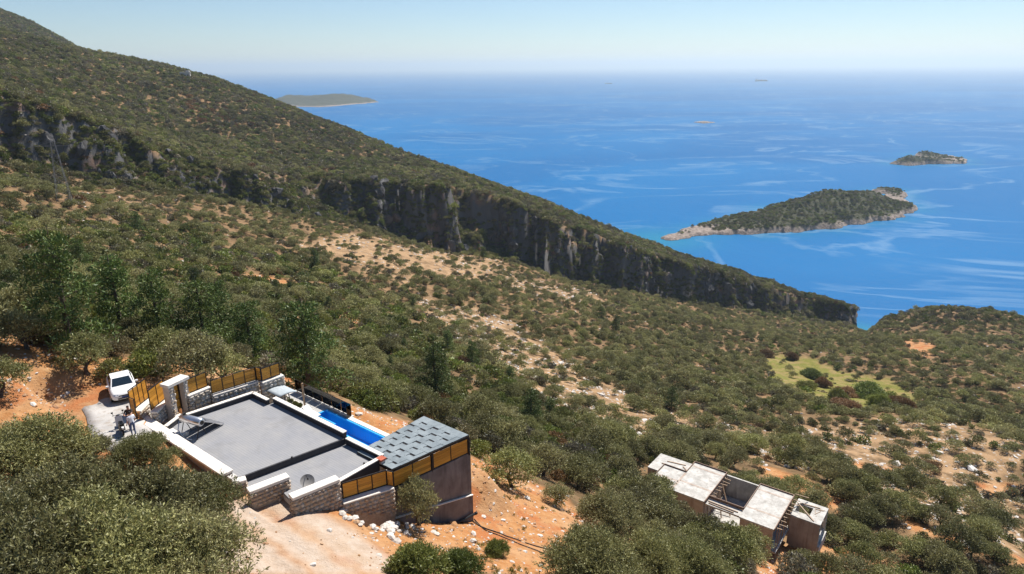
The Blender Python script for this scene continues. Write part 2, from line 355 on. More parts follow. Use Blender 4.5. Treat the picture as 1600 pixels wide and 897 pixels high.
rockm = sstep(slope, .85, 1.5) * sstep(RR, 150, 260) + cliffm * sstep(fbm(X / 12, Y / 12, 3, 31), -.1, .2)
rockm = np.clip(rockm, 0, 1) * (1 - .8 * ZN['soil'])
M_GROUND = mat_ground()
me = mesh_np('hillside', np.stack([X, Y, Z + CAMZ], -1).reshape(-1, 3), F4, mats=[M_GROUND], smooth=True)
attr_col(me, 'zone', ZN['soil'], ZN['meadow'], rockm); attr_col(me, 'zone2', ZN['rocky'], ZN['pale'], ZN['track'])
tag(link('hillside', me), kind='structure')

# ------------------------------------------------------------------ sea
def mat_sea():
    n = N('sea_water'); p = n.pos()
    mp = n.n('ShaderNodeMapping'); mp.inputs['Scale'].default_value = (.0022, .0034, 1); mp.inputs['Rotation'].default_value = (0, 0, .35); n.l(p, mp.inputs[0])
    w = n.noise(mp.outputs[0], 1.2, 5, .55, 1.2)
    sl = n.ramp(n.math('ABSOLUTE', n.math('SUBTRACT', w, .5)), (.0, 1.), (.03, 0.))
    w2 = n.noise(mp.outputs[0], .45, 4, .5, .8)
    patch = n.ramp(w2, (.42, 0.), (.64, 1.))
    brk = n.ramp(n.noise(mp.outputs[0], 2.3, 4, .6), (.36, 0.), (.58, 1.))
    slick = n.math('MULTIPLY', sl, brk)
    sep = n.n('ShaderNodeSeparateXYZ'); n.l(p, sep.inputs[0])
    col = n.mix(patch, (.0, .100, .275), (.0005, .122, .315))
    col = n.mix(n.math('MULTIPLY', slick, .34), col, (.16, .30, .43))
    A = n.attr('shallow')['Fac']
    col = n.mix(A, col, (.01, .17, .27))
    wv = n.noise(p, .11, 4, .6); wv2 = n.noise(p, .02, 3, .6)
    h = n.math('ADD', n.math('MULTIPLY', wv, 1.4), n.math('MULTIPLY', wv2, 3))
    ro = n.math('MULTIPLY_ADD', slick, -.12, .30)
    bp = n.bump(h, .35, 1.0); d = n.n('ShaderNodeBsdfDiffuse'); n.l(col, d.inputs[0]); g = n.n('ShaderNodeBsdfGlossy'); g.inputs['Roughness'].default_value = .22; n.l(bp, g.inputs['Normal']); n.l(bp, d.inputs['Normal'])
    f = n.n('ShaderNodeFresnel'); f.inputs['IOR'].default_value = 1.33; m = n.n('ShaderNodeMixShader'); n.l(n.math('MULTIPLY', f.outputs[0], n.math('MULTIPLY_ADD', slick, .10, .10)), m.inputs[0]); n.l(d.outputs[0], m.inputs[1]); n.l(g.outputs[0], m.inputs[2]); n.l(m.outputs[0], n.out.inputs['Surface'])
    return n.m
SEA_R = 90000.0
ra = np.concatenate([[150.], np.exp(np.linspace(math.log(400), math.log(2600), 150)), np.exp(np.linspace(math.log(3000), math.log(SEA_R), 14))])
ta = np.radians(np.linspace(-70, 70, 240))
TA, RA = np.meshgrid(ta, ra, indexing='ij'); SX = np.sin(TA) * RA; SY = np.cos(TA) * RA
ii = np.arange(SX.size).reshape(SX.shape); F4s = np.stack([ii[:-1, :-1], ii[1:, :-1], ii[1:, 1:], ii[:-1, 1:]], -1).reshape(-1, 4)[:, ::-1]
sea_me = mesh_np('sea', np.stack([SX, SY, np.zeros_like(SX)], -1).reshape(-1, 3), F4s, smooth=True)

# ------------------------------------------------------------------ islands
def seapt(px, py): return at_z(px, py, -CAMZ)[:2]
def mat_island(name):
    n = N(name); p = n.pos(); s = n.n('ShaderNodeSeparateXYZ'); n.l(p, s.inputs[0])
    n1 = n.noise(p, .05, 5, .6); n2 = n.noise(p, .25, 4, .65)
    hgt = n.math('ADD', s.outputs[2], n.math('MULTIPLY', n.math('SUBTRACT', n1, .5), 10))
    rock = n.mix(n.ramp(n2, (.35, 0.), (.65, 1.)), (.15, .12, .10), (.33, .27, .23))
    rock = n.mix(n.ramp(n.math('ADD', s.outputs[2], n.math('MULTIPLY', n2, 1.2)), (.9, 0.), (1.0, 1.)), (.055, .05, .045), rock)
    land = n.mix(n.ramp(n2, (.35, 0.), (.65, 1.)), (.035, .042, .02), (.085, .08, .05))
    mr = n.n('ShaderNodeMapRange'); n.l(hgt, mr.inputs[0]); mr.inputs[1].default_value = 3.5; mr.inputs[2].default_value = 7
    c = n.mix(mr.outputs[0], rock, land)
    return n.bsdf(c, .95, 0, n.bump(n2, .8, 2.0), .1)
M_ISL = mat_island('island_rock')
ISL = []
def island(name, outline, peaks, label_cell, cliff=4.0, base_slope=.25, cap=60, rough=1.0, foot=False):
    P = np.array([seapt(*q) for q in outline]); lo = P.min(0) - 20; hi = P.max(0) + 20
    nx = int((hi[0] - lo[0]) / label_cell) + 2; ny = int((hi[1] - lo[1]) / label_cell) + 2
    gx, gy = np.meshgrid(np.linspace(lo[0], hi[0], nx), np.linspace(lo[1], hi[1], ny), indexing='ij')
    wx = gx + fbm(gx / (label_cell * 8), gy / (label_cell * 8), 3, 41) * label_cell * 3; wy = gy + fbm(gx / (label_cell * 8), gy / (label_cell * 8), 3, 42) * label_cell * 3
    d = np.full(gx.shape, 1e9); ins = np.zeros(gx.shape, bool)
    for i in range(len(P)):
        x0, y0 = P[i]; x1, y1 = P[(i + 1) % len(P)]
        ins ^= ((y0 > wy) != (y1 > wy)) & (wx < (x1 - x0) * (wy - y0) / (y1 - y0 + 1e-9) + x0)
        t = np.clip(((wx - x0) * (x1 - x0) + (wy - y0) * (y1 - y0)) / ((x1 - x0) ** 2 + (y1 - y0) ** 2), 0, 1)
        d = np.minimum(d, np.hypot(wx - x0 - t * (x1 - x0), wy - y0 - t * (y1 - y0)))
    s = np.where(ins, d, -d)
    lim = np.zeros(gx.shape)
    for (px, py, h, w) in peaks:
        # crest point: pixel of the crest and its height above the water
        q = at_z(px, py, -CAMZ + (0 if foot else h))[:2]; dd = np.hypot(gx - q[0], gy - q[1]); lim = lim + h * np.exp(-(dd / w) ** 2)
    z = cliff * sstep(s, -3, label_cell * 1.5) + np.minimum(np.maximum(s, 0) * base_slope, lim) + fbm(gx / 30, gy / 30, 4, 43) * 3 * rough * sstep(s, 0, 30) + np.abs(fbm(gx / 9, gy / 9, 3, 44)) * 2.2 * rough * sstep(s, -4, 4)
    z = np.where(s < 0, np.maximum(s * .6, -6) - .4, z)
    ii = np.arange(gx.size).reshape(gx.shape); F = np.stack([ii[:-1, :-1], ii[1:, :-1], ii[1:, 1:], ii[:-1, 1:]], -1).reshape(-1, 4)
    keep = (z.ravel()[F] > -5.5).any(1)
    o = link(name, mesh_np(name, np.stack([gx, gy, z], -1).reshape(-1, 3), F[keep], mats=[M_ISL], smooth=True)); tag(o, kind='structure')
    ISL.append((P, gx, gy, z, s)); return P
island('island', [(1028, 373), (1045, 376), (1110, 367), (1190, 366), (1240, 363), (1300, 357), (1360, 348), (1405, 341), (1432, 328), (1425, 321), (1412, 312), (1418, 306), (1405, 297), (1372, 298), (1360, 300), (1385, 304), (1372, 312), (1345, 312),
                   (1300, 318), (1250, 322), (1215, 324), (1192, 326), (1196, 331), (1215, 334), (1180, 338), (1120, 347), (1080, 356)],
       [(1312, 302, 36, 48), (1345, 312, 16, 45), (1260, 320, 16, 60), (1375, 320, 9, 50), (1180, 339, 9, 60), (1390, 297, 6, 25), (1208, 322, 3, 25)], 3.2, 2.2, .5)
island('island', [(1392, 256), (1420, 259), (1455, 257), (1480, 256), (1512, 256), (1510, 250), (1490, 245), (1450, 244), (1425, 242), (1440, 248), (1410, 250)],
       [(1478, 235, 36, 62), (1425, 250, 14, 50), (1440, 238, 10, 35)], 4.0, 2.5, .7)
island('island', [(420, 163), (470, 167), (500, 168), (545, 164), (592, 160), (560, 157), (500, 156), (450, 156)], [(470, 161, 20, 190), (535, 160.5, 34, 130), (500, 162, 12, 120), (430, 160, 26, 250), (568, 160, 8, 110)], 16, 6, .6, rough=3.0, foot=True)
island('islet', [(1083, 191), (1100, 193), (1119, 191.5), (1100, 189.5)], [(1100, 190.5, 5, 25)], 3.0, 1.6, .3, rough=.5)
sh = np.zeros(SX.shape)
for P, gx, gy, z, s in ISL[:2]:
    for k in range(len(P)):
        dd = np.hypot(SX - P[k][0], SY - P[k][1]); sh = np.maximum(sh, .35 * np.exp(-(dd / 28) ** 2))
q = seapt(1030, 374); sh = np.maximum(sh, .8 * np.exp(-(np.hypot(SX - q[0], SY - q[1]) / 55) ** 2))
q = seapt(1352, 517); sh = np.maximum(sh, .9 * np.exp(-(np.hypot(SX - q[0], SY - q[1]) / 16) ** 2))
at = sea_me.attributes.new('shallow', 'FLOAT', 'POINT'); at.data.foreach_set('value', sh.ravel().astype(np.float32))
sea_me.materials.append(mat_sea()); tag(link('sea', sea_me), kind='structure')

# ------------------------------------------------------------------ plants: materials
def mat_leaf(name, cols, tip, trans=.28, dead=(.16, .10, .05), pdead=.06):
    n = N(name); oi = n.n('ShaderNodeObjectInfo').outputs['Random']; isl = n.n('ShaderNodeNewGeometry').outputs['Random Per Island']
    st = [(k / (len(cols) - 1), c) for k, c in enumerate(cols)]
    c = n.ramp(oi, *st)
    c = n.mix(n.ramp(isl, (.35, 0.), (1., .75)), c, tip)
    c = n.mix(n.ramp(isl, (0., .8), (pdead, 0.)), c, dead)
    hv = n.n('ShaderNodeHueSaturation'); n.l(c, hv.inputs['Color']); w = n.n('ShaderNodeTexWhiteNoise', noise_dimensions='1D'); n.l(oi, w.inputs['W'])
    big = n.noise(n.pos(), .016, 3)
    n.l(n.math('MULTIPLY', n.math('MULTIPLY_ADD', w.outputs['Value'], .85, .6), n.ramp(big, (.3, .7), (.7, 1.25))), hv.inputs['Value']); c = hv.outputs[0]
    d = n.n('ShaderNodeBsdfDiffuse'); t = n.n('ShaderNodeBsdfTranslucent'); g = n.n('ShaderNodeBsdfGlossy'); g.inputs['Roughness'].default_value = .5; g.inputs['Color'].default_value = (.8, .85, .8, 1)
    n.l(c, d.inputs[0]); n.l(c, t.inputs[0])
    m = n.n('ShaderNodeMixShader'); m.inputs[0].default_value = trans; n.l(d.outputs[0], m.inputs[1]); n.l(t.outputs[0], m.inputs[2])
    m2 = n.n('ShaderNodeMixShader'); m2.inputs[0].default_value = .03; n.l(m.outputs[0], m2.inputs[1]); n.l(g.outputs[0], m2.inputs[2])
    n.l(m2.outputs[0], n.out.inputs['Surface']); return n.m
M_OLIVE = mat_leaf('olive_leaf', [(.13, .138, .040), (.165, .155, .056), (.18, .16, .078), (.14, .150, .042)], (.45, .43, .18))
M_MAQ = mat_leaf('maquis_leaf', [(.080, .115, .020), (.105, .138, .024), (.135, .145, .032), (.12, .110, .038), (.068, .100, .026)], (.20, .215, .052))
M_SCRUB = mat_leaf('scrub_leaf', [(.095, .100, .032), (.145, .125, .055), (.165, .135, .075), (.15, .135, .11), (.10, .095, .050), (.125, .118, .036)], (.23, .20, .10))
M_PINE = mat_leaf('pine_needle', [(.040, .072, .016), (.055, .090, .020), (.070, .092, .024)], (.14, .18, .045), .15)
M_RED = mat_leaf('russet_leaf', [(.15, .075, .035), (.17, .095, .04), (.13, .06, .04)], (.24, .15, .06))
M_LIME = mat_leaf('spring_leaf', [(.12, .14, .025), (.15, .155, .03), (.10, .13, .03)], (.24, .23, .06))
def mat_bark():
    n = N('bark'); p = n.obj(); f = n.noise(p, 5, 4); c = n.ramp(f, (.3, (.055, .042, .032)), (.7, (.15, .12, .095))); return n.bsdf(c, .95, 0, n.bump(f, .8, .05), .1)
M_BARK = mat_bark()

# ------------------------------------------------------------------ plants: shapes
def unit(v): return v / (np.linalg.norm(v, axis=-1, keepdims=True) + 1e-9)
def leaf_quads(P, D, L, W, rs):
    n = len(P); D = unit(D); Q = unit(np.cross(D, unit(rs.normal(size=(n, 3)))))
    L = L * rs.uniform(.7, 1.3, (n, 1)); W = W * rs.uniform(.7, 1.3, (n, 1))
    V = np.stack([P, P + D * L * .5 + Q * W * .5, P + D * L, P + D * L * .5 - Q * W * .5], 1).reshape(-1, 3)
    return V, np.arange(4 * n).reshape(n, 4)
def clump_points(cl, n, rs, thick=.2):
    C = np.array([c[0] for c in cl]); Rd = np.array([c[1] for c in cl]); w = (Rd.prod(1)) ** (2 / 3); w /= w.sum()
    k = rs.choice(len(cl), n, p=w); d = unit(rs.normal(size=(n, 3))); d[:, 2] = np.where(d[:, 2] < -.45, -d[:, 2], d[:, 2])
    r = 1 - np.abs(rs.normal(0, thick, (n, 1))); return C[k] + d * Rd[k] * r, d
def foliage(name, mat, cl, n, L, W, seed, sprays=0, spray_len=.35, up=.3, rand=.7, thick=.2):
    rs = np.random.default_rng(seed)
    if sprays:
        P, d = clump_points(cl, n, rs, thick); D = unit(d * .7 + np.array([0, 0, up]) + rs.normal(size=d.shape) * .5)
        t = rs.uniform(0, 1, (n, sprays, 1)); B = P[:, None] + D[:, None] * t * spray_len
        LD = D[:, None] * .7 + rs.normal(size=(n, sprays, 3)) * .55
        V, F = leaf_quads(B.reshape(-1, 3), LD.reshape(-1, 3), L, W, rs)
    else:
        P, d = clump_points(cl, n, rs, thick); V, F = leaf_quads(P, d * .6 + np.array([0, 0, up]) + rs.normal(size=d.shape) * rand, L, W, rs)
    return mesh_np(name, V, F, mats=[mat])
def tube(Vs, Fs, pts, rad, seg=6):
    base = sum(len(v) for v in Vs); pts = np.array(pts, float); n = len(pts); out = []
    for i in range(n):
        t = unit(pts[min(i + 1, n - 1)] - pts[max(i - 1, 0)]); a = np.cross(t, [0.3, .9, .2]); a = unit(a); b = np.cross(t, a)
        for k in range(seg):
            an = 2 * math.pi * k / seg; out.append(pts[i] + (a * math.cos(an) + b * math.sin(an)) * rad[i])
    Vs.append(np.array(out)); f = []
    for i in range(n - 1):
        for k in range(seg):
            f.append((base + i * seg + k, base + i * seg + (k + 1) % seg, base + (i + 1) * seg + (k + 1) % seg, base + (i + 1) * seg + k))
    Fs.extend(f)
def trunk_mesh(name, cl, seed, h=1.1, r0=.22, nl=9, lean=.25, seg=6):
    rs = np.random.default_rng(seed); Vs = []; Fs = []; top = np.array([rs.normal(0, lean), rs.normal(0, lean), h])
    mid = top * .5 + np.array([rs.normal(0, .12), rs.normal(0, .12), 0])
    tube(Vs, Fs, [(0, 0, -.5), (0, 0, 0), mid, top], [r0 * 1.5, r0 * 1.15, r0 * .9, r0 * .75], seg + 2)
    for k in rs.permutation(len(cl))[:nl]:
        e = np.array(cl[k][0]); m1 = top * .65 + e * .35 + rs.normal(0, .15, 3); m2 = top * .3 + e * .7 + rs.normal(0, .15, 3)
        tube(Vs, Fs, [top - np.array([0, 0, .15]), m1, m2, e], [r0 * .55, r0 * .36, r0 * .22, r0 * .08], seg)
    return mesh_np(name, np.concatenate(Vs), Fs, mats=[M_BARK], smooth=True)
def dome(seed, n, rx, zc, rz, rmin, rmax, flat=.8):
    rs = np.random.default_rng(seed); cl = []
    for k in range(n):
        a = 2.4 * k + rs.uniform(0, .8); q = math.sqrt((k + .5) / n); rad = rs.uniform(rmin, rmax)
        hz = math.sqrt(max(0, 1 - q * q)) * rs.uniform(.55, 1.08) * (1 if rs.random() > .25 else .3)
        cl.append(((math.cos(a) * q * rx * rs.uniform(.8, 1.12), math.sin(a) * q * rx * rs.uniform(.8, 1.12), zc + hz * rz), (rad, rad * rs.uniform(.85, 1.15), rad * flat * rs.uniform(.8, 1.1))))
    return cl
PROTO = {}
def proto(kind, lod, crown, trunk=None): PROTO.setdefault((kind, lod), []).append((crown, trunk))
for s in range(3):
    cl = dome(100 + s, 52, 2.5, 1.0, 2.3, .28, .6)
    tr = trunk_mesh('olive_trunk', cl, 110 + s, 1.0, .20, 14, seg=7)
    proto('olive', 'near', foliage('olive_crown', M_OLIVE, cl, 4400, .14, .043, 120 + s, sprays=12, spray_len=.62, thick=.25), tr)
for s in range(4):
    cl = dome(200 + s, 26, 2.0, 1.3, 1.8, .42, .8)
    tr = trunk_mesh('olive_trunk', cl, 210 + s, .95, .17, 8, seg=5)
    proto('olive', 'mid', foliage('olive_crown', M_OLIVE, cl, 1500, .22, .075, 220 + s, sprays=5, spray_len=.45, thick=.25), tr)
for s in range(4):
    cl = dome(300 + s, 11, 1.75, 1.3, 1.5, .75, 1.1)
    Vs = []; Fs = []; tube(Vs, Fs, [(0, 0, -.6), (.05, 0, .6), (.1, .1, 1.8)], [.2, .16, .1], 4)
    proto('olive', 'far', foliage('olive_crown', M_OLIVE, cl, 900, .42, .17, 320 + s, thick=.22), mesh_np('olive_trunk', np.concatenate(Vs), Fs, mats=[M_BARK]))
for kind, mat, n0 in (('maquis', M_MAQ, 400), ('scrub', M_SCRUB, 500), ('red', M_RED, 600), ('lime', M_LIME, 700)):
    for s in range(3):
        cl = dome(n0 + s, 12, .95, .1, .85, .35, .6, .9)
        proto(kind, 'near', foliage(kind + '_shrub', mat, cl, 2600, .11, .045, n0 + 10 + s, sprays=8, spray_len=.3, thick=.25))
        proto(kind, 'mid', foliage(kind + '_shrub', mat, cl, 1900, .17, .075, n0 + 20 + s, thick=.25))
        cl = dome(n0 + 30 + s, 7, .9, .05, .8, .45, .7, .9)
        proto(kind, 'far', foliage(kind + '_shrub', mat, cl, 330, .38, .19, n0 + 40 + s, thick=.2))
for s in range(3):
    rs = np.random.default_rng(800 + s); cl = []; Hh = 7.0
    for k in range(34):
        f = (k + .5) / 34; a = 2.4 * k; rad = math.sqrt(max(0, 1 - (f * 1.25 - .3) ** 2)) * 2.0 * rs.uniform(.35, 1.15) * (1.15 - .35 * f) + .1; z = .9 + f * (Hh - 1.4) + rs.uniform(-.4, .4)
        cl.append(((math.cos(a) * rad * .72, math.sin(a) * rad * .72, z), (.85 - .35 * f, .85 - .35 * f, .5)))
    Vs = []; Fs = []; tube(Vs, Fs, [(0, 0, -.5), (0, 0, 2), (.1, .05, 4.5), (.05, 0, Hh)], [.2, .16, .09, .02], 6)
    for c, _ in cl[::2]: tube(Vs, Fs, [(0, 0, c[2] - .35), (c[0] * .5, c[1] * .5, c[2] - .15), c], [.05, .035, .01], 4)
    tr = mesh_np('pine_trunk', np.concatenate(Vs), Fs, mats=[M_BARK], smooth=True)
    proto('pine', 'near', foliage('pine_crown', M_PINE, cl, 2600, .20, .035, 820 + s, sprays=7, spray_len=.4, thick=.35, up=.25), tr)
    proto('pine', 'mid', foliage('pine_crown', M_PINE, cl, 5200, .30, .075, 830 + s, thick=.35, up=.25), tr)
    proto('pine', 'far', foliage('pine_crown', M_PINE, cl, 1500, .5, .14, 840 + s, thick=.3, up=.2), tr)

NAMES = {'olive': ('olive_tree', 'tree'), 'pine': ('pine_tree', 'tree'), 'maquis': ('green_shrub', 'shrub'), 'scrub': ('brownish_shrub', 'shrub'), 'red': ('russet_shrub', 'shrub'), 'lime': ('spring_shrub', 'shrub')}
def plant(kind, x, y, z, size, label, group=None, lod=None, var=None, rz=None, squash=None, name=None):
    r = math.hypot(x, y); lod = lod or ('near' if r < 48 else 'mid' if r < 190 else 'far'); L = PROTO[(kind, lod)]; k = random.randrange(len(L)) if var is None else var % len(L)
    cr, tr = L[k]; rz = random.uniform(0, 6.28) if rz is None else rz; sq = squash or random.uniform(.88, 1.12)
    nm, cat = NAMES[kind]; nm = name or nm
    if tr is None:
        o = link(nm, cr); o.location = (x, y, z + CAMZ); o.rotation_euler = (0, 0, rz); o.scale = (size, size, size * sq); return tag(o, label, cat, group)
    o = thing(nm, (x, y, z + CAMZ), rz, label, cat, group); o.scale = (size, size, size * sq)
    link('trunk', tr, o); link('crown', cr, o); return o

# plants one can name, each set on the ground below the place where its crown shows: kind, px, py, crown height above ground, size, label
FEATURE = [
    ('olive', 215, 790, 2.6, 1.12, 'big olive tree filling the lower left corner, nearest the white coping'),
    ('olive', 295, 790, 2.2, .85, 'olive tree whose crown hangs over the left edge of the pale track'),
    ('olive', 75, 800, 2.6, 1.15, 'broad olive tree at the bottom left, left of the dark gap'),
    ('olive', 150, 868, 2.5, 1.25, 'olive tree at the very bottom left edge below the big olive'),
    ('olive', 270, 885, 2.3, 1.1, 'olive tree at the bottom edge beside the start of the track'),
    ('olive', 30, 700, 2.5, 1.1, 'olive tree at the left edge beside the orange bank'),
    ('olive', 222, 712, 2.0, .62, 'olive tree whose twigs reach over the white coping near the scooter'),
    ('olive', 130, 715, 2.0, .62, 'thin olive with bare branches in front of the driveway'),
    ('olive', 10, 890, 2.5, 1.2, 'olive tree in the extreme bottom left corner'),
    ('olive', -6, 590, 2.0, .7, 'olive tree cut by the left edge above the pale rock slab'),
    ('olive', 128, 545, 2.6, .78, 'dark olive tree with leaning trunk on the orange bank left of the car'),
    ('olive', 300, 560, 2.0, 1.05, 'large silvery olive tree right behind the gate portal'),
    ('olive', 345, 572, 1.9, .8, 'rounded olive behind the long timber fence'),
    ('olive', 255, 545, 2.0, .9, 'grey olive between the car and the silvery olive'),
    ('olive', 35, 515, 1.8, .85, 'olive tree on top of the orange bank at the left edge'),
    ('red', 70, 522, .6, 1.3, 'rust-coloured bush on the crest of the orange bank'),
    ('maquis', 225, 567, .7, 1.6, 'bright green bush just behind the white car'),
    ('maquis', 180, 575, .6, 1.1, 'small green bush with pale stem left of the bright green bush'),
    ('olive', 800, 728, 2.2, .95, 'olive tree with bare slanting stems on the soil right of the concrete wall'),
    ('olive', 870, 778, 1.2, .55, 'small round olive standing alone on the orange soil'),
    ('olive', 955, 805, 2.4, 1.0, 'largest olive right of the bare orange slope'),
    ('olive', 1040, 795, 2.2, .85, 'olive tree directly left of the half-built concrete house'),
    ('olive', 850, 715, 2.2, .95, 'grey olive above the small lone olive'),
    ('olive', 905, 735, 2.2, .95, 'olive tree between the grey olive and the half-built house'),
    ('olive', 968, 706, 2.2, .9, 'dark-stemmed olive just left of the upper concrete slab'),
    ('olive', 930, 885, 2.3, 1.0, 'olive tree at the bottom edge below the largest olive'),
    ('olive', 1010, 882, 2.2, .85, 'olive at the bottom edge, second from the orange slope'),
    ('olive', 1095, 835, 2.2, .9, 'olive tree hiding the front of the long concrete slab'),
    ('olive', 1172, 842, 2.2, .95, 'olive tree in front of the scaffolded middle bay'),
    ('olive', 1075, 885, 2.3, .95, 'olive at the bottom edge below the concrete slab'),
    ('olive', 1255, 875, 2.0, .75, 'thin olive in front of the leaning timber planks'),
    ('olive', 1290, 884, 2.0, .8, 'olive below the corner of the concrete garage block'),
    ('olive', 1350, 805, 2.2, 1.1, 'greyish olive right of the concrete garage block'),
    ('olive', 1400, 785, 2.2, 1.05, 'olive tree above and right of the greyish olive'),
    ('olive', 1500, 845, 2.2, 1.2, 'broad olive tree near the lower right corner'),
    ('olive', 1430, 855, 2.2, 1.0, 'olive left of the broad olive in the lower right'),
    ('olive', 652, 808, 0.0, .56, 'wispy young tree growing in front of the grey concrete wall'),
    ('maquis', 652, 880, .6, 1.12, 'largest green bush at the bottom edge right of the track'),
    ('maquis', 720, 885, .4, .9, 'low green bush at the bottom edge right of the largest bush'),
    ('maquis', 775, 862, .25, .6, 'low dark bush with dry stalks on the lower orange slope'),
    ('lime', 745, 700, .6, 1.3, 'yellow-green bush beside the far end of the pergola roof'),
    ('maquis', 690, 640, .8, 1.8, 'green bush behind the pergola roof'),
    ('pine', 95, 465, 3.5, 1.15, 'dark pine at the left with two tops'),
    ('pine', 180, 462, 3.5, 1.05, 'pine second from the left in the row of dark pines'),
    ('pine', 245, 488, 3.2, .95, 'brownish pine in the middle of the row of pines'),
    ('pine', 312, 492, 3.4, 1.05, 'dark pine above the gate portal'),
    ('pine', 388, 512, 3.4, .95, 'slim pine behind the end of the timber fence'),
    ('pine', 475, 535, 3.4, 1.3, 'darkest tall pine behind the patio swing'),
    ('pine', 345, 500, 3.2, .9, 'pine between the gate pine and the slim pine'),
    ('pine', 125, 405, 3.5, .95, 'pine on the slope above the two-topped pine'),
    ('pine', 680, 590, 3.0, 1.25, 'broad pale pine standing behind the pool'),
    ('pine', 830, 645, 3.0, 1.0, 'pine in the gully right of the pergola'),
    ('pine', 755, 395, 4.0, 1.1, 'single dark cypress-like tree on the bare field edge'),
    ('pine', 940, 490, 3.5, 1.2, 'dark pine upper of the pair below the crags'),
    ('pine', 962, 505, 3.5, 1.2, 'dark pine lower of the pair below the crags'),
    ('pine', 1050, 625, 3.0, .9, 'dark pine in the middle of the stony slope'),
    ('pine', 215, 350, 3.0, .8, 'small dark pine amid grey olives on the left slope'),
    ('red', 1198, 552, .6, 3.6, 'rust-red bush at the upper left corner of the green meadow'),
    ('red', 1238, 557, .5, 2.6, 'small rust-red bush on the upper part of the meadow'),
    ('maquis', 1268, 580, .8, 4.2, 'wide dark bush on the upper half of the meadow'),
    ('lime', 1262, 598, .8, 3.6, 'bright yellow-green bush left of the meadow centre'),
    ('maquis', 1258, 608, .6, 1.9, 'dark green bush touching the yellow-green bush'),
    ('red', 1285, 597, .7, 3.2, 'brown bush right of the yellow-green bush'),
    ('maquis', 1358, 605, .9, 5.4, 'largest dark bush in the middle of the meadow'),
    ('red', 1321, 612, .6, 3.6, 'round brown bush left of the largest dark bush'),
    ('maquis', 1309, 622, .7, 3.2, 'deep green round bush at the lower edge of the meadow'),
    ('red', 1322, 634, .6, 3.8, 'rust-red bush below the deep green round bush'),
    ('maquis', 1377, 616, .5, 1.6, 'small green bush below the largest dark bush'),
    ('maquis', 1372, 628, .6, 3.2, 'dark bush on the lower right of the meadow'),
    ('red', 1408, 633, .6, 3.4, 'brown bush at the right tip of the meadow'),
    ('maquis', 1392, 620, .5, 1.7, 'green bush right of the small green bush on the meadow'),
    ('red', 122, 310, .6, 1.9, 'crimson bush among grey olives on the left slope'),
    ('red', 160, 310, .5, 1.5, 'orange-brown bush right of the crimson bush'),
    ('lime', 1385, 655, .5, 1.6, 'pale green bush on the dry grass below the meadow'),
]
HF_w = lambda a, c: (HO[0] + a * math.cos(HANG) - c * math.sin(HANG), HO[1] + a * math.sin(HANG) + c * math.cos(HANG), 0)
FPOS = []
for kind, px, py, h, size, label in FEATURE:
    if kind == 'pine' and px < 720: size *= 1.15
    if size > 2.1: size *= .85
    x, y, z = G(px, py, h * size)
    if 'wispy' in label: x, y, _ = HF_w(15.75, .9); z = float(ground(x, y)); print('wispy', z, [float(q) for q in project(x, y, z + 2)])
    FPOS.append((x, y, size * (2.2 if kind == 'olive' else 1.3)))
    plant(kind, x, y, z, size, label, lod='near' if size > 2 else 'mid' if 'wispy' in label else None, squash=1.55 if 'wispy' in label else .75 if size > 3 else None)

# the rest of the hillside
def visible(x, y, z):
    ok = np.ones(len(x), bool)
    for t in np.linspace(.25, .97, 36):
        ok &= ground(x * t, y * t) < z * t
    return ok
def cast(n, r0, r1, a0=-50, a1=50):
    a = rng.uniform(a0, a1, n); r = np.sqrt(rng.uniform(r0 * r0, r1 * r1, n)); x = np.sin(np.radians(a)) * r; y = np.cos(np.radians(a)) * r; return x, y, ground(x, y)
area = lambda r0, r1: math.radians(100) * (r1 * r1 - r0 * r0) / 2
_ex = cast(150000, 300, 640, -45, 29); _er = np.hypot(_ex[0], _ex[1]); _ea = np.degrees(np.arctan2(_ex[0], _ex[1])); _et = (_er + nbf(_ex[0], _ex[1]) - np.interp(_ea, _baz, _bhr)) / np.maximum(np.interp(_ea, _taz, _thr) - np.interp(_ea, _baz, _bhr), 10); _ek = (_et > -.1) & (_et < 1.1); _ex = tuple(q[_ek] for q in _ex)
xs, ys, zs = [np.concatenate(q) for q in zip(_ex, cast(int(area(18, 110) / 2.6), 18, 110), cast(int(area(110, 300) / 4.2), 110, 300), cast(int(area(300, 650) / 6.0), 300, 650), cast(int(area(650, 1600) / 12), 650, 1600, -48, 5))]
rad = np.hypot(xs, ys); px, py = project(xs, ys, zs); zz = zones(px, py, xs, ys)
aa, cc = to_ac(xs, ys); dx = xs - H2O[0]; dy = ys - H2O[1]; a2 = dx * _h2a[0] + dy * _h2a[1]; c2 = dx * _h2c[0] + dy * _h2c[1]
az = np.degrees(np.arctan2(xs, ys)); cliff_t = (rad + nbf(xs, ys) - np.interp(az, _baz, _bhr)) / np.maximum(np.interp(az, _taz, _thr) - np.interp(az, _baz, _bhr), 10)
onridge = (cliff_t > .95) & (az < 28.8); oncliff = (cliff_t > -.02) & (cliff_t <= .95) & (az < 28.8)
dens = np.full(len(xs), .80)
patchy = fbm(xs / 16, ys / 16, 3, 51)
dens = dens + .35 * patchy
dens = np.where(zz['olive'] > .5, np.where((px > 960) & (py < 650), .80, .55) + .5 * patchy, dens)
dens = np.where(oncliff, .95 + .4 * patchy, dens); dens = np.where(onridge, .95 + .5 * patchy, dens)
dens = dens * (1 - .55 * zz['rocky']) * (1 - .94 * zz['soil']) * (1 - zz['track']) * (1 - .72 * zz['pale']) * (1 - .97 * zz['meadow'])
keep = rng.random(len(xs)) < dens
keep &= (zs > -CAMZ + 2)
keep &= ~((aa > -13) & (aa < 20) & (cc > -30) & (cc < 10.5)) & ~((a2 > -2) & (a2 < 26) & (c2 > -13) & (c2 < 2))
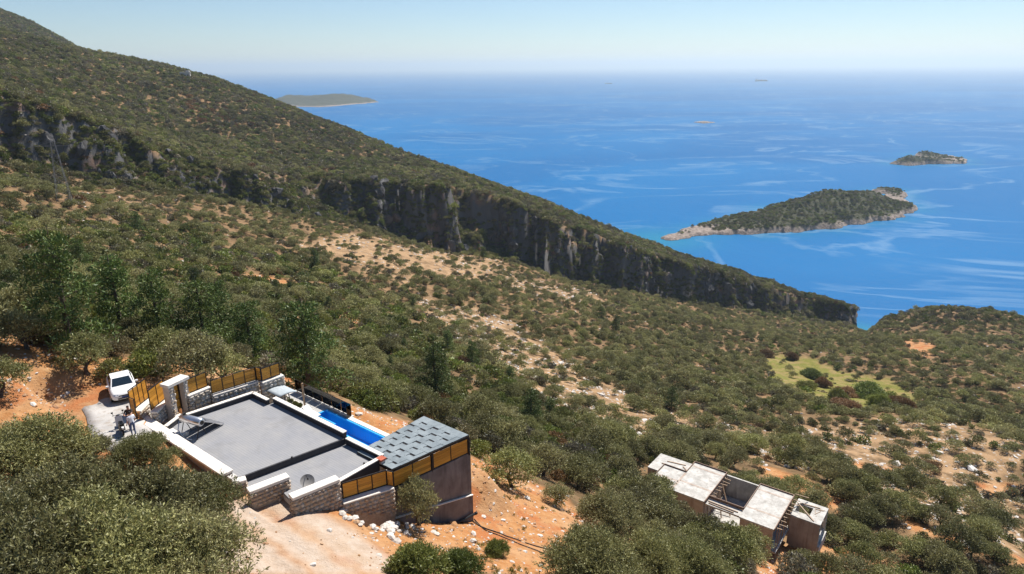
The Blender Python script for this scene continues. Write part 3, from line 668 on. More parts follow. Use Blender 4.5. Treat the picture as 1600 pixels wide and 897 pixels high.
keep &= ~((rad < 60) & ((px < 1000) | (py > 900)) & (px > 0))
keep &= ~((rad < 42))
for fx, fy, fr in FPOS: keep &= np.hypot(xs - fx, ys - fy) > fr * .6
keep &= (px > -160) & (px < 1760) & (py < 1100)
xs, ys, zs, rad, px, py, onridge, oncliff, az, patchy = [q[keep] for q in (xs, ys, zs, rad, px, py, onridge, oncliff, az, patchy)]; zz = {k: v[keep] for k, v in zz.items()}
u = rng.random(len(xs)); sp = fbm(xs / 25, ys / 25, 2, 61)
KINDS = ['olive', 'maquis', 'scrub', 'red', 'lime', 'pine']
po = np.where(zz['olive'] > .5, .62, np.where(zz['green'] > .5, .13 + .25 * (sp > .12), .16)); po = np.where(onridge, .22, np.where(oncliff, .03, po))
kind = np.where(u < po, 0, np.where(rng.random(len(xs)) < np.where(zz['green'] > .5, .78, np.where(oncliff, .75, np.where(sp > 0, .55, .2))), 1, 2))
kind = np.where((kind != 0) & (rng.random(len(xs)) < .018), 3, kind); kind = np.where((kind == 1) & (zz['green'] > .5) & (rng.random(len(xs)) < .12), 4, kind)
redspot = union(px, py, [[(290, 150), (350, 165), (380, 200), (330, 205), (290, 180)]], 8) > .5; kind = np.where(redspot & (rng.random(len(xs)) < .3), 3, kind)
kind = np.where((zz['green'] > .5) & (rad > 75) & (rng.random(len(xs)) < .007), 5, kind)
sz = np.where(kind == 0, np.where(zz['olive'] > .5, rng.uniform(.45, .95, len(xs)) * np.where(rad < 150, 1.12, 1.0), rng.uniform(.55, 1.05, len(xs))), rng.uniform(.8, 1.75, len(xs)) * np.where(onridge, 1.25, 1.0)); sz = np.where(oncliff & (kind != 0), sz * .8, sz); sz = np.where(kind == 5, rng.uniform(.45, .95, len(xs)), sz)
sz = np.where((kind != 0) & (kind != 5) & ((zz['rocky'] > .4) | (zz['olive'] > .5)), sz * rng.uniform(.5, .95, len(xs)), sz * rng.choice([.6, .8, 1, 1.15], len(xs)))
app = sz * np.where(kind == 0, 5.0, np.where(kind == 5, 5.0, 2.6)) / rad
inframe = (px > -20) & (px < 1620) & (py > 0) & (py < 960); vis = np.zeros(len(xs), bool); w = np.where(inframe)[0]; vis[w] = visible(xs[w], ys[w], zs[w] + 2.5)
single = np.zeros(len(xs), bool)
def where_label(px, py, k, s):
    lb, gr = where_area(px, py, k); q = (s - .62) / .5 if k == 0 else (s - .8) / .95; w = 'small ' if q < .33 else 'large ' if q > .67 else 'mid-sized '
    col = int(px // 133); row = int(py // 75)
    spot = ['at the far left', 'left of the gate line', 'above the gate portal', 'above the villa roof', 'above the pool', 'above the pergola', 'right of the pergola', 'left of the half-built house', 'above the half-built house', 'above the garage block', 'right of the garage block', 'at the far right'][min(max(col, 0), 11)]
    return f'{w}{lb}, {spot}', gr
def where_area(px, py, k):
    n = {0: 'olive tree', 1: 'green shrub', 2: 'brownish shrub', 3: 'russet shrub', 4: 'yellow-green shrub', 5: 'dark pine'}[k]
    for test, w_ in ((py > 690 and px > 1180, 'on the red-soil terraces'), (px > 1000 and py > 640, 'on the dry slope below the meadow'), (px > 1000, 'in the grove between meadow and cove'), (px > 730 and py > 655, 'in the thicket beyond the pergola'),
                     (px > 640 and py > 430, 'on the pale stony slope'), (py > 520, 'in the thicket behind the villa'), (py > 345 and px < 480, 'on the green slope beyond the car'), (py > 400, 'in the scrub beyond the pool'), (True, 'on the far slope below the crags')):
        if test: return f'{n} {w_}', f'{n}s {w_}'
for k in range(6):
    c = np.where((kind == k) & vis)[0]; c = c[np.argsort(-app[c])][:(300 if k in (0, 1) else 220 if k == 2 else 60 if k != 5 else 300)]
    single[c] = True
    for i in c:
        lb, gr = where_label(px[i], py[i], k, sz[i]); plant(KINDS[k], xs[i], ys[i], zs[i], sz[i], lb, gr, lod='mid' if rad[i] < 190 else 'far')

def stuff(name, sel, label, cat, kinds, x=None, y=None, z=None, k=None, s=None):
    """one object of many plants nobody could count, set out by geometry nodes"""
    names = []; lib = bpy.data.collections.new(name + '_library'); off = {}
    for q in kinds:
        off[q] = len(names)
        for j, (cr, tr) in enumerate(PROTO[(KINDS[q], 'far')]):
            nm = f'{name}_{len(names):02d}'; o = bpy.data.objects.new(nm, cr); lib.objects.link(o); names.append(nm)
    cnt = {q: len(PROTO[(KINDS[q], 'far')]) for q in kinds}
    n = len(x); var = np.array([off[q] + random.randrange(cnt[q]) for q in k], np.int32)
    me = bpy.data.meshes.new(name); me.vertices.add(n); me.vertices.foreach_set('co', np.stack([x, y, z + CAMZ - .1], -1).astype(np.float32).ravel())
    me.attributes.new('variant', 'INT', 'POINT').data.foreach_set('value', var)
    sc3 = np.stack([s * rng.uniform(.85, 1.25, n), s * rng.uniform(.85, 1.25, n), s * rng.uniform(.75, 1.15, n)], -1).astype(np.float32)
    me.attributes.new('size', 'FLOAT_VECTOR', 'POINT').data.foreach_set('vector', sc3.ravel())
    ro = np.zeros((n, 3), np.float32); ro[:, 2] = rng.uniform(0, 6.28, n); me.attributes.new('turn', 'FLOAT_VECTOR', 'POINT').data.foreach_set('vector', ro.ravel())
    o = link(name, me); tag(o, label, cat, kind='stuff')
    for q in lib.objects: q.parent = o
    t = bpy.data.node_groups.new(name, 'GeometryNodeTree'); t.interface.new_socket('Geometry', in_out='INPUT', socket_type='NodeSocketGeometry'); t.interface.new_socket('Geometry', in_out='OUTPUT', socket_type='NodeSocketGeometry')
    gi = t.nodes.new('NodeGroupInput'); go = t.nodes.new('NodeGroupOutput'); ip = t.nodes.new('GeometryNodeInstanceOnPoints'); ci = t.nodes.new('GeometryNodeCollectionInfo')
    ci.inputs['Collection'].default_value = lib; ci.inputs['Separate Children'].default_value = True; ci.inputs['Reset Children'].default_value = True
    t.links.new(gi.outputs[0], ip.inputs['Points']); t.links.new(ci.outputs[0], ip.inputs['Instance']); ip.inputs['Pick Instance'].default_value = True
    for at_, ty, so in (('variant', 'INT', 'Instance Index'), ('size', 'FLOAT_VECTOR', 'Scale'), ('turn', 'FLOAT_VECTOR', 'Rotation')):
        na = t.nodes.new('GeometryNodeInputNamedAttribute'); na.data_type = ty; na.inputs['Name'].default_value = at_; t.links.new(na.outputs['Attribute'], ip.inputs[so])
    t.links.new(ip.outputs[0], go.inputs[0]); md = o.modifiers.new('plants', 'NODES'); md.node_group = t
    return o
def go(name, sel, label, cat, kinds):
    stuff(name, None, label, cat, kinds, xs[sel], ys[sel], zs[sel], kind[sel], sz[sel])
rest = ~single
go('mountain_scrub', rest & (onridge | oncliff), 'low dark scrub covering the mountain ridge and crags', 'scrub', [0, 1, 2, 3, 4, 5])
go('olive_grove', rest & ~(onridge | oncliff) & (kind == 0), 'distant grey-green olives massed over the lower slopes', 'olive grove', [0])
go('hillside_scrub', rest & ~(onridge | oncliff) & (kind != 0), 'green and brown scrub filling the slopes between the olives', 'scrub', [1, 2, 3, 4, 5])
ix, iy, iz = [], [], []
for P, gx, gy, z, s in ISL[:2]:
    m = (s > 6) & (z > 3.5); f = np.where(m.ravel())[0]; f = rng.choice(f, min(len(f), int(len(f) * 1.1)), replace=True)
    cell = 3.4; jx = gx.ravel()[f] + rng.uniform(-cell, cell, len(f)); jy = gy.ravel()[f] + rng.uniform(-cell, cell, len(f)); ok = fbm(jx / 22, jy / 22, 3, 71) > -.28
    ix.append(jx[ok]); iy.append(jy[ok]); iz.append(z.ravel()[f][ok] - CAMZ)
ix, iy, iz = map(np.concatenate, (ix, iy, iz)); ik = rng.choice([1, 1, 2], len(ix))
stuff('island_scrub', None, 'dark green scrub covering the two nearer islands', 'scrub', [1, 2], ix, iy, iz, ik, rng.uniform(.9, 1.9, len(ix)))
# crags: broken limestone buttresses along the foot of the ridge
def mat_crag():
    n = N('crag_limestone'); p = n.pos(); f = n.noise(p, .25, 5, .7); g = n.noise(p, 1.1, 4, .7); oi = n.n('ShaderNodeObjectInfo').outputs['Random']
    c = n.ramp(f, (.3, (.042, .04, .042)), (.52, (.09, .087, .087)), (.74, (.27, .255, .24))); c = n.mix(n.ramp(n.noise(p, .06, 3), (.56, 0.), (.68, .5)), c, (.30, .17, .10)); c = n.mix(n.ramp(oi, (0., .0), (1., .35)), c, (.12, .12, .12))
    return n.bsdf(c, .95, 0, n.bump(g, .9, .6), .1)
M_CRAG = mat_crag(); CRAGS = []
for k in range(5):
    rs = np.random.default_rng(900 + k); bm = bmesh.new(); bmesh.ops.create_icosphere(bm, subdivisions=4, radius=1.0); V = np.array([v_.co for v_ in bm.verts]); d = unit(V)
    q = 1 + .0 * d[:, 0]
    for i in range(26):                                   # chop the ball by random planes into an angular block
        nn_ = unit(rs.normal(size=3) * np.array([1, 1, .55])); h_ = rs.uniform(.52, .9); proj = d @ nn_; q = np.where(proj > .05, np.minimum(q, h_ / np.maximum(proj, .05)), q)
    V = d * q[:, None]; ns = fbm(V[:, 0] * 2.3 + k * 7, V[:, 2] * 1.1 + V[:, 1] * 1.7, 3, k); V = V * (1 + .16 * ns[:, None])
    for v_, c_ in zip(bm.verts, V): v_.co = c_
    me_ = bpy.data.meshes.new('crag'); bm.to_mesh(me_); bm.free(); me_.materials.append(M_CRAG); CRAGS.append(me_)
cxs, cys, czs = cast(170000, 300, 640, -45, 31); crd = np.hypot(cxs, cys); caz = np.degrees(np.arctan2(cxs, cys)); hb_ = np.interp(caz, _baz, _bhr); ht_ = np.interp(caz, _taz, _thr); ct = (crd + nbf(cxs, cys) - hb_) / np.maximum(ht_ - hb_, 10)
cpx, cpy = project(cxs, cys, czs); cl_n = fbm(cxs / 26, cys / 26, 3, 91); wt = np.exp(-((ct - .55) / .38) ** 2) * np.clip(.25 + 1.6 * cl_n, 0, 1) * np.where(cpx < 420, .75, np.where(cpx < 600, .35, 1.0))
wt = np.where((caz > 29.75) & (caz < 31.0) & (np.abs(crd - 572) < 22), .5, wt)
ck = (rng.random(len(cxs)) < wt * np.where(cpx > 560, .34, .16)) & (((ct > -.05) & (ct < 1.15) & (caz < 28.4)) | (caz > 29.7)) & (czs > -CAMZ)
CR = (cxs[ck], cys[ck], czs[ck] - 1.5, rng.gamma(2.4, .6, ck.sum()) * np.where(cpx[ck] > 560, .8, 1.0) + .9)
print('plants', len(xs), 'island', len(ix))

# ------------------------------------------------------------------ building materials
def mat_wood(name, c0, c1):
    n = N(name); p = n.obj(); oi = n.n('ShaderNodeObjectInfo').outputs['Random']
    mp = n.n('ShaderNodeMapping'); mp.inputs['Scale'].default_value = (1.2, 14, 14); n.l(p, mp.inputs[0]); cx = n.n('ShaderNodeCombineXYZ'); n.l(n.math('MULTIPLY', oi, 37), cx.inputs[0]); n.l(cx.outputs[0], mp.inputs['Location'])
    f = n.noise(mp.outputs[0], 1.5, 4, .6, .6); c = n.ramp(f, (.3, c0), (.7, c1))
    hv = n.n('ShaderNodeHueSaturation'); n.l(c, hv.inputs['Color']); n.l(n.math('MULTIPLY_ADD', oi, .5, .72), hv.inputs['Value'])
    return n.bsdf(hv.outputs[0], .55, 0, n.bump(f, .3, .01), .3)
M_WOOD = mat_wood('varnished_pine', (.46, .19, .022), (.68, .34, .05))
M_TIMBER = mat_wood('raw_timber', (.20, .12, .07), (.42, .30, .19))
M_FORM = mat_wood('formwork_board', (.10, .055, .035), (.24, .14, .09))
M_STEEL = simple('dark_steel', (.022, .018, .017), .45, 0, .2)
M_WHITE = simple('white_coping', (.72, .67, .60), .75, 0, .10, 3, .01)
M_PLASTER = simple('pale_plaster', (.55, .51, .47), .85, 0, .10, 2, .01)
M_ANTH = simple('anthracite_plaster', (.045, .043, .047), .8, 0, .15, 3)
M_MORTAR = simple('mortar', (.40, .34, .27), .95, 0, .15, 8, .02)
def mat_stone(name, a, b, c):
    n = N(name); oi = n.n('ShaderNodeObjectInfo').outputs['Random']; p = n.obj(); f = n.noise(p, 3, 4, .65)
    col = n.ramp(oi, (0., a), (.5, b), (1., c)); col = n.mix(n.ramp(f, (.3, .0), (.75, .45)), col, (.20, .14, .10)); return n.bsdf(col, .92, 0, n.bump(f, .6, .06), .15)
M_STONE = mat_stone('rubble_stone', (.50, .42, .33), (.42, .30, .21), (.58, .53, .46))
M_CUT = mat_stone('cut_limestone', (.56, .51, .44), (.62, .58, .52), (.47, .36, .24))
M_WROCK = mat_stone('white_limestone', (.66, .62, .57), (.58, .53, .47), (.70, .68, .64))
M_OROCK = mat_stone('ochre_rock', (.42, .22, .09), (.36, .20, .11), (.50, .33, .2))
def mat_roof():
    n = N('roof_membrane'); p = n.obj(); mp = n.n('ShaderNodeMapping'); mp.inputs['Scale'].default_value = (1, 22, 1); n.l(p, mp.inputs[0])
    f = n.noise(mp.outputs[0], 1.0, 3); g = n.noise(p, .8, 4); h = n.noise(p, 30, 2)
    w = n.n('ShaderNodeTexWave', wave_type='BANDS', bands_direction='Y'); w.inputs['Scale'].default_value = 1.9; w.inputs['Distortion'].default_value = .4; n.l(p, w.inputs[0])
    c = n.mix(n.ramp(f, (.3, 0.), (.7, 1.)), (.225, .228, .24), (.275, .277, .287)); c = n.mix(n.ramp(g, (.4, 0.), (.72, .6)), c, (.32, .31, .295)); c = n.mix(n.ramp(n.noise(p, .35, 5, .65, 1.5), (.52, 0.), (.62, .35)), c, (.185, .18, .175)); c = n.mix(n.ramp(w.outputs[0], (.0, .45), (.10, 0.)), c, (.15, .15, .16))
    return n.bsdf(c, .85, 0, n.bump(h, .2, .01), .2)
M_ROOF = mat_roof()
def mat_concrete(name, a, b, stain, amt):
    n = N(name); p = n.obj(); f = n.noise(p, .9, 5, .6); g = n.noise(p, 14, 3); mp = n.n('ShaderNodeMapping'); mp.inputs['Scale'].default_value = (2.2, 2.2, .25); n.l(p, mp.inputs[0]); s_ = n.noise(mp.outputs[0], 1.2, 4, .6)
    c = n.mix(n.ramp(f, (.35, 0.), (.65, 1.)), a, b); c = n.mix(n.ramp(s_, (.5, 0.), (.7, amt)), c, stain); return n.bsdf(c, .9, 0, n.bump(g, .3, .02), .2)
M_CONC = mat_concrete('stained_concrete', (.15, .125, .115), (.235, .205, .19), (.085, .07, .065), .75)
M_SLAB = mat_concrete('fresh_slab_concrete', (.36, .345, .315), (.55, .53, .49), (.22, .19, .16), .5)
M_RAW = mat_concrete('raw_block_concrete', (.36, .29, .235), (.48, .41, .35), (.22, .145, .11), .5)
M_DRIVE = mat_concrete('driveway_concrete', (.34, .325, .31), (.47, .45, .425), (.28, .22, .165), .6)
M_PANEL = mat_concrete('grey_roof_panel', (.16, .19, .205), (.25, .285, .30), (.12, .14, .155), .5)
M_DECK = simple('deck_tile', (.42, .41, .39), .7, 0, .12, 5)
M_SILVER = simple('silver_sheet', (.62, .62, .64), .28, .85, .06, 4)
M_GLASSP = simple('collector_glass', (.05, .06, .08), .12, 0, .1, 3, spec=.8)
M_RED = simple('red_cap', (.42, .11, .06), .8, 0, .15)
M_BLACK = simple('black_rubber', (.012, .012, .013), .5, 0, .2)
M_CPAINT = simple('white_car_paint', (.80, .80, .79), .22, 0, .02, 2, spec=.6)
M_CGLASS = simple('tinted_car_glass', (.012, .022, .032), .06, 0, .1, 2, spec=.8)
M_CHROME = simple('lamp_chrome', (.65, .66, .68), .15, .7, .1, 8)
M_PLATE = simple('number_plate', (.05, .09, .28), .5, 0, .05)
M_BLUEJ = simple('blue_denim', (.07, .10, .20), .9, 0, .2, 20); M_WSHIRT = simple('white_shirt', (.72, .74, .80), .9, 0, .06, 12); M_DSHIRT = simple('dark_brown_top', (.05, .035, .03), .9, 0, .2, 12); M_SKIN = simple('skin', (.42, .23, .15), .6, 0, .06, 20); M_HAIR = simple('dark_hair', (.015, .011, .009), .7, 0, .2, 40)
M_FABRIC = simple('grey_canopy_fabric', (.36, .40, .42), .9, 0, .08, 6); M_LOUNGE = simple('white_sling', (.68, .68, .68), .8, 0, .06)
def mat_pool():
    n = N('pool_tile'); p = n.obj(); b = n.n('ShaderNodeTexBrick'); b.inputs['Scale'].default_value = 8; b.offset = 0; b.inputs['Color1'].default_value = (.05, .44, .88, 1); b.inputs['Color2'].default_value = (.05, .50, .92, 1); b.inputs['Mortar'].default_value = (.06, .30, .72, 1); b.inputs['Mortar Size'].default_value = .03; n.l(p, b.inputs[0]); return n.bsdf(b.outputs[0], .4, 0, None, .4)
def mat_water():
    n = N('pool_water'); p = n.pos(); t = n.n('ShaderNodeBsdfTransparent'); t.inputs[0].default_value = (.58, .92, .98, 1); g = n.n('ShaderNodeBsdfGlossy'); g.inputs['Roughness'].default_value = .06
    f = n.n('ShaderNodeFresnel'); f.inputs['IOR'].default_value = 1.33; bp = n.bump(n.noise(p, 3.5, 3), .25, .06); n.l(bp, f.inputs['Normal']); n.l(bp, g.inputs['Normal']); m = n.n('ShaderNodeMixShader'); n.l(f.outputs[0], m.inputs[0]); n.l(t.outputs[0], m.inputs[1]); n.l(g.outputs[0], m.inputs[2]); n.l(m.outputs[0], n.out.inputs['Surface']); return n.m
def mat_smoke():
    n = N('smoked_glass'); t = n.n('ShaderNodeBsdfTransparent'); t.inputs[0].default_value = (.16, .15, .14, 1); g = n.n('ShaderNodeBsdfGlossy'); g.inputs['Roughness'].default_value = .03; f = n.n('ShaderNodeFresnel'); f.inputs['IOR'].default_value = 1.5
    m = n.n('ShaderNodeMixShader'); n.l(f.outputs[0], m.inputs[0]); n.l(t.outputs[0], m.inputs[1]); n.l(g.outputs[0], m.inputs[2]); n.l(m.outputs[0], n.out.inputs['Surface']); return n.m
M_POOL, M_WATER, M_SMOKE = mat_pool(), mat_water(), mat_smoke()

# ------------------------------------------------------------------ mesh builder in a local frame
class MB:
    def __init__(s, o=(0, 0, 0)): s.v = []; s.f = []; s.o = np.array(o, float)
    def add(s, V, F):
        b = len(s.v); s.v += [tuple(np.array(p, float) - s.o) for p in V]; s.f += [tuple(b + i for i in f) for f in F]; return s
    def prism(s, poly, z0, z1):
        n = len(poly); ar = sum(poly[i][0] * poly[(i + 1) % n][1] - poly[(i + 1) % n][0] * poly[i][1] for i in range(n)); poly = poly if ar > 0 else poly[::-1]
        zt = z1 if isinstance(z1, (list, tuple)) else [z1] * n
        if ar <= 0 and isinstance(z1, (list, tuple)): zt = list(zt)[::-1]
        V = [(x, y, z0) for x, y in poly] + [(x, y, zt[i]) for i, (x, y) in enumerate(poly)]
        F = [tuple(range(n))[::-1], tuple(range(n, 2 * n))] + [(i, (i + 1) % n, n + (i + 1) % n, n + i) for i in range(n)]
        return s.add(V, F)
    def box(s, a0, a1, c0, c1, z0, z1): return s.prism([(a0, c0), (a1, c0), (a1, c1), (a0, c1)], z0, z1)
    def bar(s, p, q, w, h=None):
        p = np.array(p, float); q = np.array(q, float); h = h or w; t = unit(q - p); up = np.array([0, 0, 1.]) if abs(t[2]) < .95 else np.array([1., 0, 0]); a = unit(np.cross(t, up)); b = np.cross(a, t)
        V = [e + a * i * w / 2 + b * j * h / 2 for e in (p, q) for i, j in ((-1, -1), (1, -1), (1, 1), (-1, 1))]
        return s.add(V, [(0, 1, 2, 3), (7, 6, 5, 4), (0, 4, 5, 1), (1, 5, 6, 2), (2, 6, 7, 3), (3, 7, 4, 0)])
    def tube(s, pts, r, seg=8, cap=True):
        Vs = []; Fs = []; pts = [np.array(p, float) for p in pts]; rad = r if isinstance(r, (list, tuple)) else [r] * len(pts); tube(Vs, Fs, pts, rad, seg); V = np.concatenate(Vs); F = list(Fs)
        if cap: n = len(pts); F.append(tuple(range(seg))[::-1]); F.append(tuple((n - 1) * seg + k for k in range(seg)))
        return s.add(V, F)
    def build(s, name, mat, parent=None, smooth=False, bevel=0, recalc=True):
        me = bpy.data.meshes.new(name); me.from_pydata(s.v, [], s.f); me.materials.append(mat)
        bm = bmesh.new(); bm.from_mesh(me); 
        if recalc: bmesh.ops.recalc_face_normals(bm, faces=bm.faces)
        if bevel: bmesh.ops.bevel(bm, geom=list(bm.edges), offset=bevel, segments=1, affect='EDGES', profile=.5)
        bm.to_mesh(me); bm.free()
        if smooth:
            for p in me.polygons: p.use_smooth = True
        return link(name, me, parent)
class Frame:
    def __init__(s, o, ang): s.o = o; s.ang = ang; s.ca = math.cos(ang); s.sa = math.sin(ang)
    def w(s, a, c, z): return (s.o[0] + a * s.ca - c * s.sa, s.o[1] + a * s.sa + c * s.ca, z + CAMZ)
    def thing(s, name, org, label, cat, group=None): t = thing(name, s.w(*org), s.ang, label, cat, group); t['_o'] = list(org); return t
HF = Frame(HO, HANG); HF2 = Frame(H2O, H2ANG)
def mb(t): return MB(t['_o'])
THINGS = []
ROCKS = []
def rock_mesh(seed, mat, flat=1.0):
    rs = np.random.default_rng(seed); bm = bmesh.new(); bmesh.ops.create_icosphere(bm, subdivisions=1, radius=.5)
    for v in bm.verts:
        v.co *= rs.uniform(.78, 1.12); v.co = Vector((max(-.46, min(.46, v.co.x)), max(-.46, min(.46, v.co.y)), max(-.45, min(.45, v.co.z)) * flat))
    me = bpy.data.meshes.new('rock'); bm.to_mesh(me); bm.free(); me.materials.append(mat); return me
RUB = [rock_mesh(k, M_STONE) for k in range(6)]; CUT = [rock_mesh(20 + k, M_CUT) for k in range(6)]; WRK = [rock_mesh(40 + k, M_WROCK, .8) for k in range(6)]; ORK = [rock_mesh(60 + k, M_OROCK, .8) for k in range(5)]
def lay_stones(t, p0, p1, zb, zt, nrm, size, meshes, depth=.12):
    """stones of a wall face in rough courses, each a part"""
    p0 = np.array(p0, float); p1 = np.array(p1, float); L = np.linalg.norm(p1 - p0); d = (p1 - p0) / L; ang = math.atan2(d[1], d[0]); o = np.array(t['_o']); z = zb
    zb0, zb1 = (zb if isinstance(zb, tuple) else (zb, zb)); z = min(zb0, zb1)
    while z < zt - size * .35:
        h = min(size * random.uniform(.75, 1.1), zt - z); x = random.uniform(-.3, 0) * size
        while x < L:
            w = size * random.uniform(.75, 1.5); xc = x + w / 2
            if .03 < xc < L - .03 and z + h * .6 > zb0 + (zb1 - zb0) * xc / L:
                w2 = min(w, 2 * min(xc, L - xc) + size * .25); q = p0 + d * xc + np.array(nrm) * .01
                s = link('stone', random.choice(meshes), t); s.location = (q[0] - o[0], q[1] - o[1], z + h / 2 - o[2]); s.rotation_euler = (random.uniform(-.12, .12), random.uniform(-.12, .12), ang + random.uniform(-.06, .06) + random.choice((0, math.pi)))
                s.scale = (w2 * 1.12, depth * 2, h * 1.16)
            x += w
        z += h
def stonewall(F, name, p0, p1, zb, zt, th, label, meshes=RUB, size=.26, cop=.14, side=1, over=.04, group=None, ends=True):
    """wall along p0-p1 (a, c); side=+1 lays stones on the right-hand face of the run"""
    p0 = np.array(p0, float); p1 = np.array(p1, float); d = unit(p1 - p0); n = np.array([d[1], -d[0]]) * side; zm = min(zb) if isinstance(zb, tuple) else zb
    t = F.thing(name, (*((p0 + p1) / 2), zm), label, 'wall', group); h = th / 2
    q = [tuple(p0 + n * h), tuple(p1 + n * h), tuple(p1 - n * h), tuple(p0 - n * h)]; mb(t).prism(q, zm - .6, zt).build('core', M_MORTAR, t)
    ho = h + over; e0, e1 = p0 - d * over, p1 + d * over; q2 = [tuple(e0 + n * ho), tuple(e1 + n * ho), tuple(e1 - n * ho), tuple(e0 - n * ho)]
    if cop: mb(t).prism(q2, zt + .003, zt + cop).build('coping', M_WHITE, t, bevel=.025)
    lay_stones(t, p0 + n * h, p1 + n * h, zb, zt, n, size, meshes)
    if ends:
        for pe, dn in ((p0, -d), (p1, d)): lay_stones(t, pe + n * h, pe - n * h, zm, zt, dn, size, meshes)
    return t
_bd = MB().box(-.5, .5, -.5, .5, -.5, .5).build('board', M_WOOD); BOARD = _bd.data; bpy.data.objects.remove(_bd)
_bt = MB().box(-.5, .5, -.5, .5, -.5, .5).build('plank', M_TIMBER); PLANK = _bt.data; bpy.data.objects.remove(_bt)
_bf = MB().box(-.5, .5, -.5, .5, -.5, .5).build('form', M_FORM); FORM = _bf.data; bpy.data.objects.remove(_bf)
def fence(F, p0, p1, z0, z1, h, npan, label, nb=5, h1=None, group=None, base=None):
    """timber screen: dark posts and rails, each board a part; foot runs from z0 to z1"""
    p0 = np.array(p0, float); p1 = np.array(p1, float); h1 = h1 or h; t = F.thing('timber_fence', (*p0, z0), label, 'fence', group); L = np.linalg.norm(p1 - p0); d = (p1 - p0) / L; ang = math.atan2(d[1], d[0]); o = np.array(t['_o'])
    for k in range(npan + 1):
        f = k / npan; q = p0 + (p1 - p0) * f; zz0 = z0 + (z1 - z0) * f; hh = h + (h1 - h) * f
        mb(t).bar((*q, zz0 - .02), (*q, zz0 + hh + .02), .055).build('post', M_STEEL, t)
    for e, nm in ((0.0, 'rail'), (1.0, 'rail')):
        mb(t).bar((*p0, z0 + h * e + (.02 if e else .03)), (*p1, z1 + h1 * e + (.02 if e else .03)), .05).build(nm, M_STEEL, t)
    for k in range(npan):
        fa, fb = (k + .5) / npan, 1 / npan; q = p0 + (p1 - p0) * fa; zc = z0 + (z1 - z0) * fa; hh = h + (h1 - h) * fa; w = L / npan - .06
        tilt = -math.atan2(z1 - z0, L)
        for b in range(nb):
            s = link('board', BOARD, t); bh = (hh - .10) / nb; s.location = (q[0] - o[0], q[1] - o[1], zc + .06 + bh * (b + .5) - o[2]); s.rotation_euler = (random.uniform(-.02, .02), tilt, ang); s.scale = (w, .022, bh - .012)
    return t

# ------------------------------------------------------------------ villa
v = HF.thing('villa', (5, -3, -26.5), 'flat-roofed villa with grey membrane roof and white copings beside the track', 'house')
UP = [(0, .0), (1.9, .0), (1.9, .42), (9.75, .42), (8.45, -6.15), (-.1, -6.15), (-.62, -5.0)]
LOW = [(9.75, .42), (13.2, .42), (13.25, -2.85), (12.9, -2.9), (12.95, -5.4), (10.65, -5.0), (10.6, -6.1), (8.45, -6.15)]
def shrink(poly, k):
    P = np.array(poly); c = P.mean(0); return [tuple(c + (q - c) * (1 - k / np.linalg.norm(q - c))) for q in P]
mb(v).prism(UP, -26.5, -22.7).build('wall', M_PLASTER, v); mb(v).prism(shrink(LOW, .02), -26.5, -22.95).build('wall', M_PLASTER, v)
mb(v).prism(shrink(UP, .03), -22.695, -22.38).build('roof', M_ROOF, v); mb(v).prism(shrink(LOW, .04), -22.945, -22.78).build('roof', M_ROOF, v)
def parapet(p, q, z0, zt, th=.22, cop=.07, m=M_ANTH, ov=.03):
    p = np.array(p, float); q = np.array(q, float); d = unit(q - p); n = np.array([d[1], -d[0]]); h = th / 2
    pp = mb(v).prism([tuple(p + n * h), tuple(q + n * h), tuple(q - n * h), tuple(p - n * h)], z0, zt - cop).build('parapet', m, v)
    h += ov; p = p - d * ov; q = q + d * ov; mb(v).prism([tuple(p + n * h), tuple(q + n * h), tuple(q - n * h), tuple(p - n * h)], zt - cop + .002, zt).build('coping', M_WHITE, pp, bevel=.01)
parapet((0, .1), (-.65, -4.95), -22.72, -21.98); parapet((-.68, -5.1), (-.15, -6.1), -22.72, -21.985)
parapet((.05, .06), (1.85, .06), -22.72, -21.98); parapet((2.0, .5), (9.72, .5), -23.4, -21.96, .26); parapet((9.9, .52), (13.22, .52), -23.4, -22.33, .24); parapet((13.3, .36), (13.3, -2.8), -23.15, -22.335, .22)
mb(v).prism([(9.735, .36), (9.85, .36), (8.55, -6.1), (8.43, -6.1)], -22.77, -22.37).build('roof_step', M_ANTH, v)
mb(v).box(13.2, 13.38, -2.8, .3, -24.8, -23.155).build('plinth', M_PLASTER, v)
ch = mb(v).box(13.25, 13.6, .1, .42, -24.5, -22.45).build('chimney', M_PLASTER, v); mb(v).box(13.19, 13.66, .04, .48, -22.447, -22.33).build('cap', M_RED, ch)
for p, q in (((.3, -6.0), (1.5, -6.0)), ((1.5, -6.0), (1.45, -5.5))): parapet(p, q, -22.375, -22.12, .2, .06, M_PLASTER)
w = HF.thing('coping_wall', (2.6, -6.6, -23.5), 'low retaining wall with broad white coping along the roof edge by the big olive', 'wall')
mb(w).box(-2.9, 8.0, -6.8, -6.22, -24, -22.12).build('core', M_RAW, w); mb(w).box(-3.0, 8.06, -6.9, -6.17, -22.117, -21.98).build('coping', M_WHITE, w, bevel=.02)
mb(w).box(8.1, 8.55, -6.6, -6.2, -24, -22.2).build('end_pier', M_PLASTER, w)
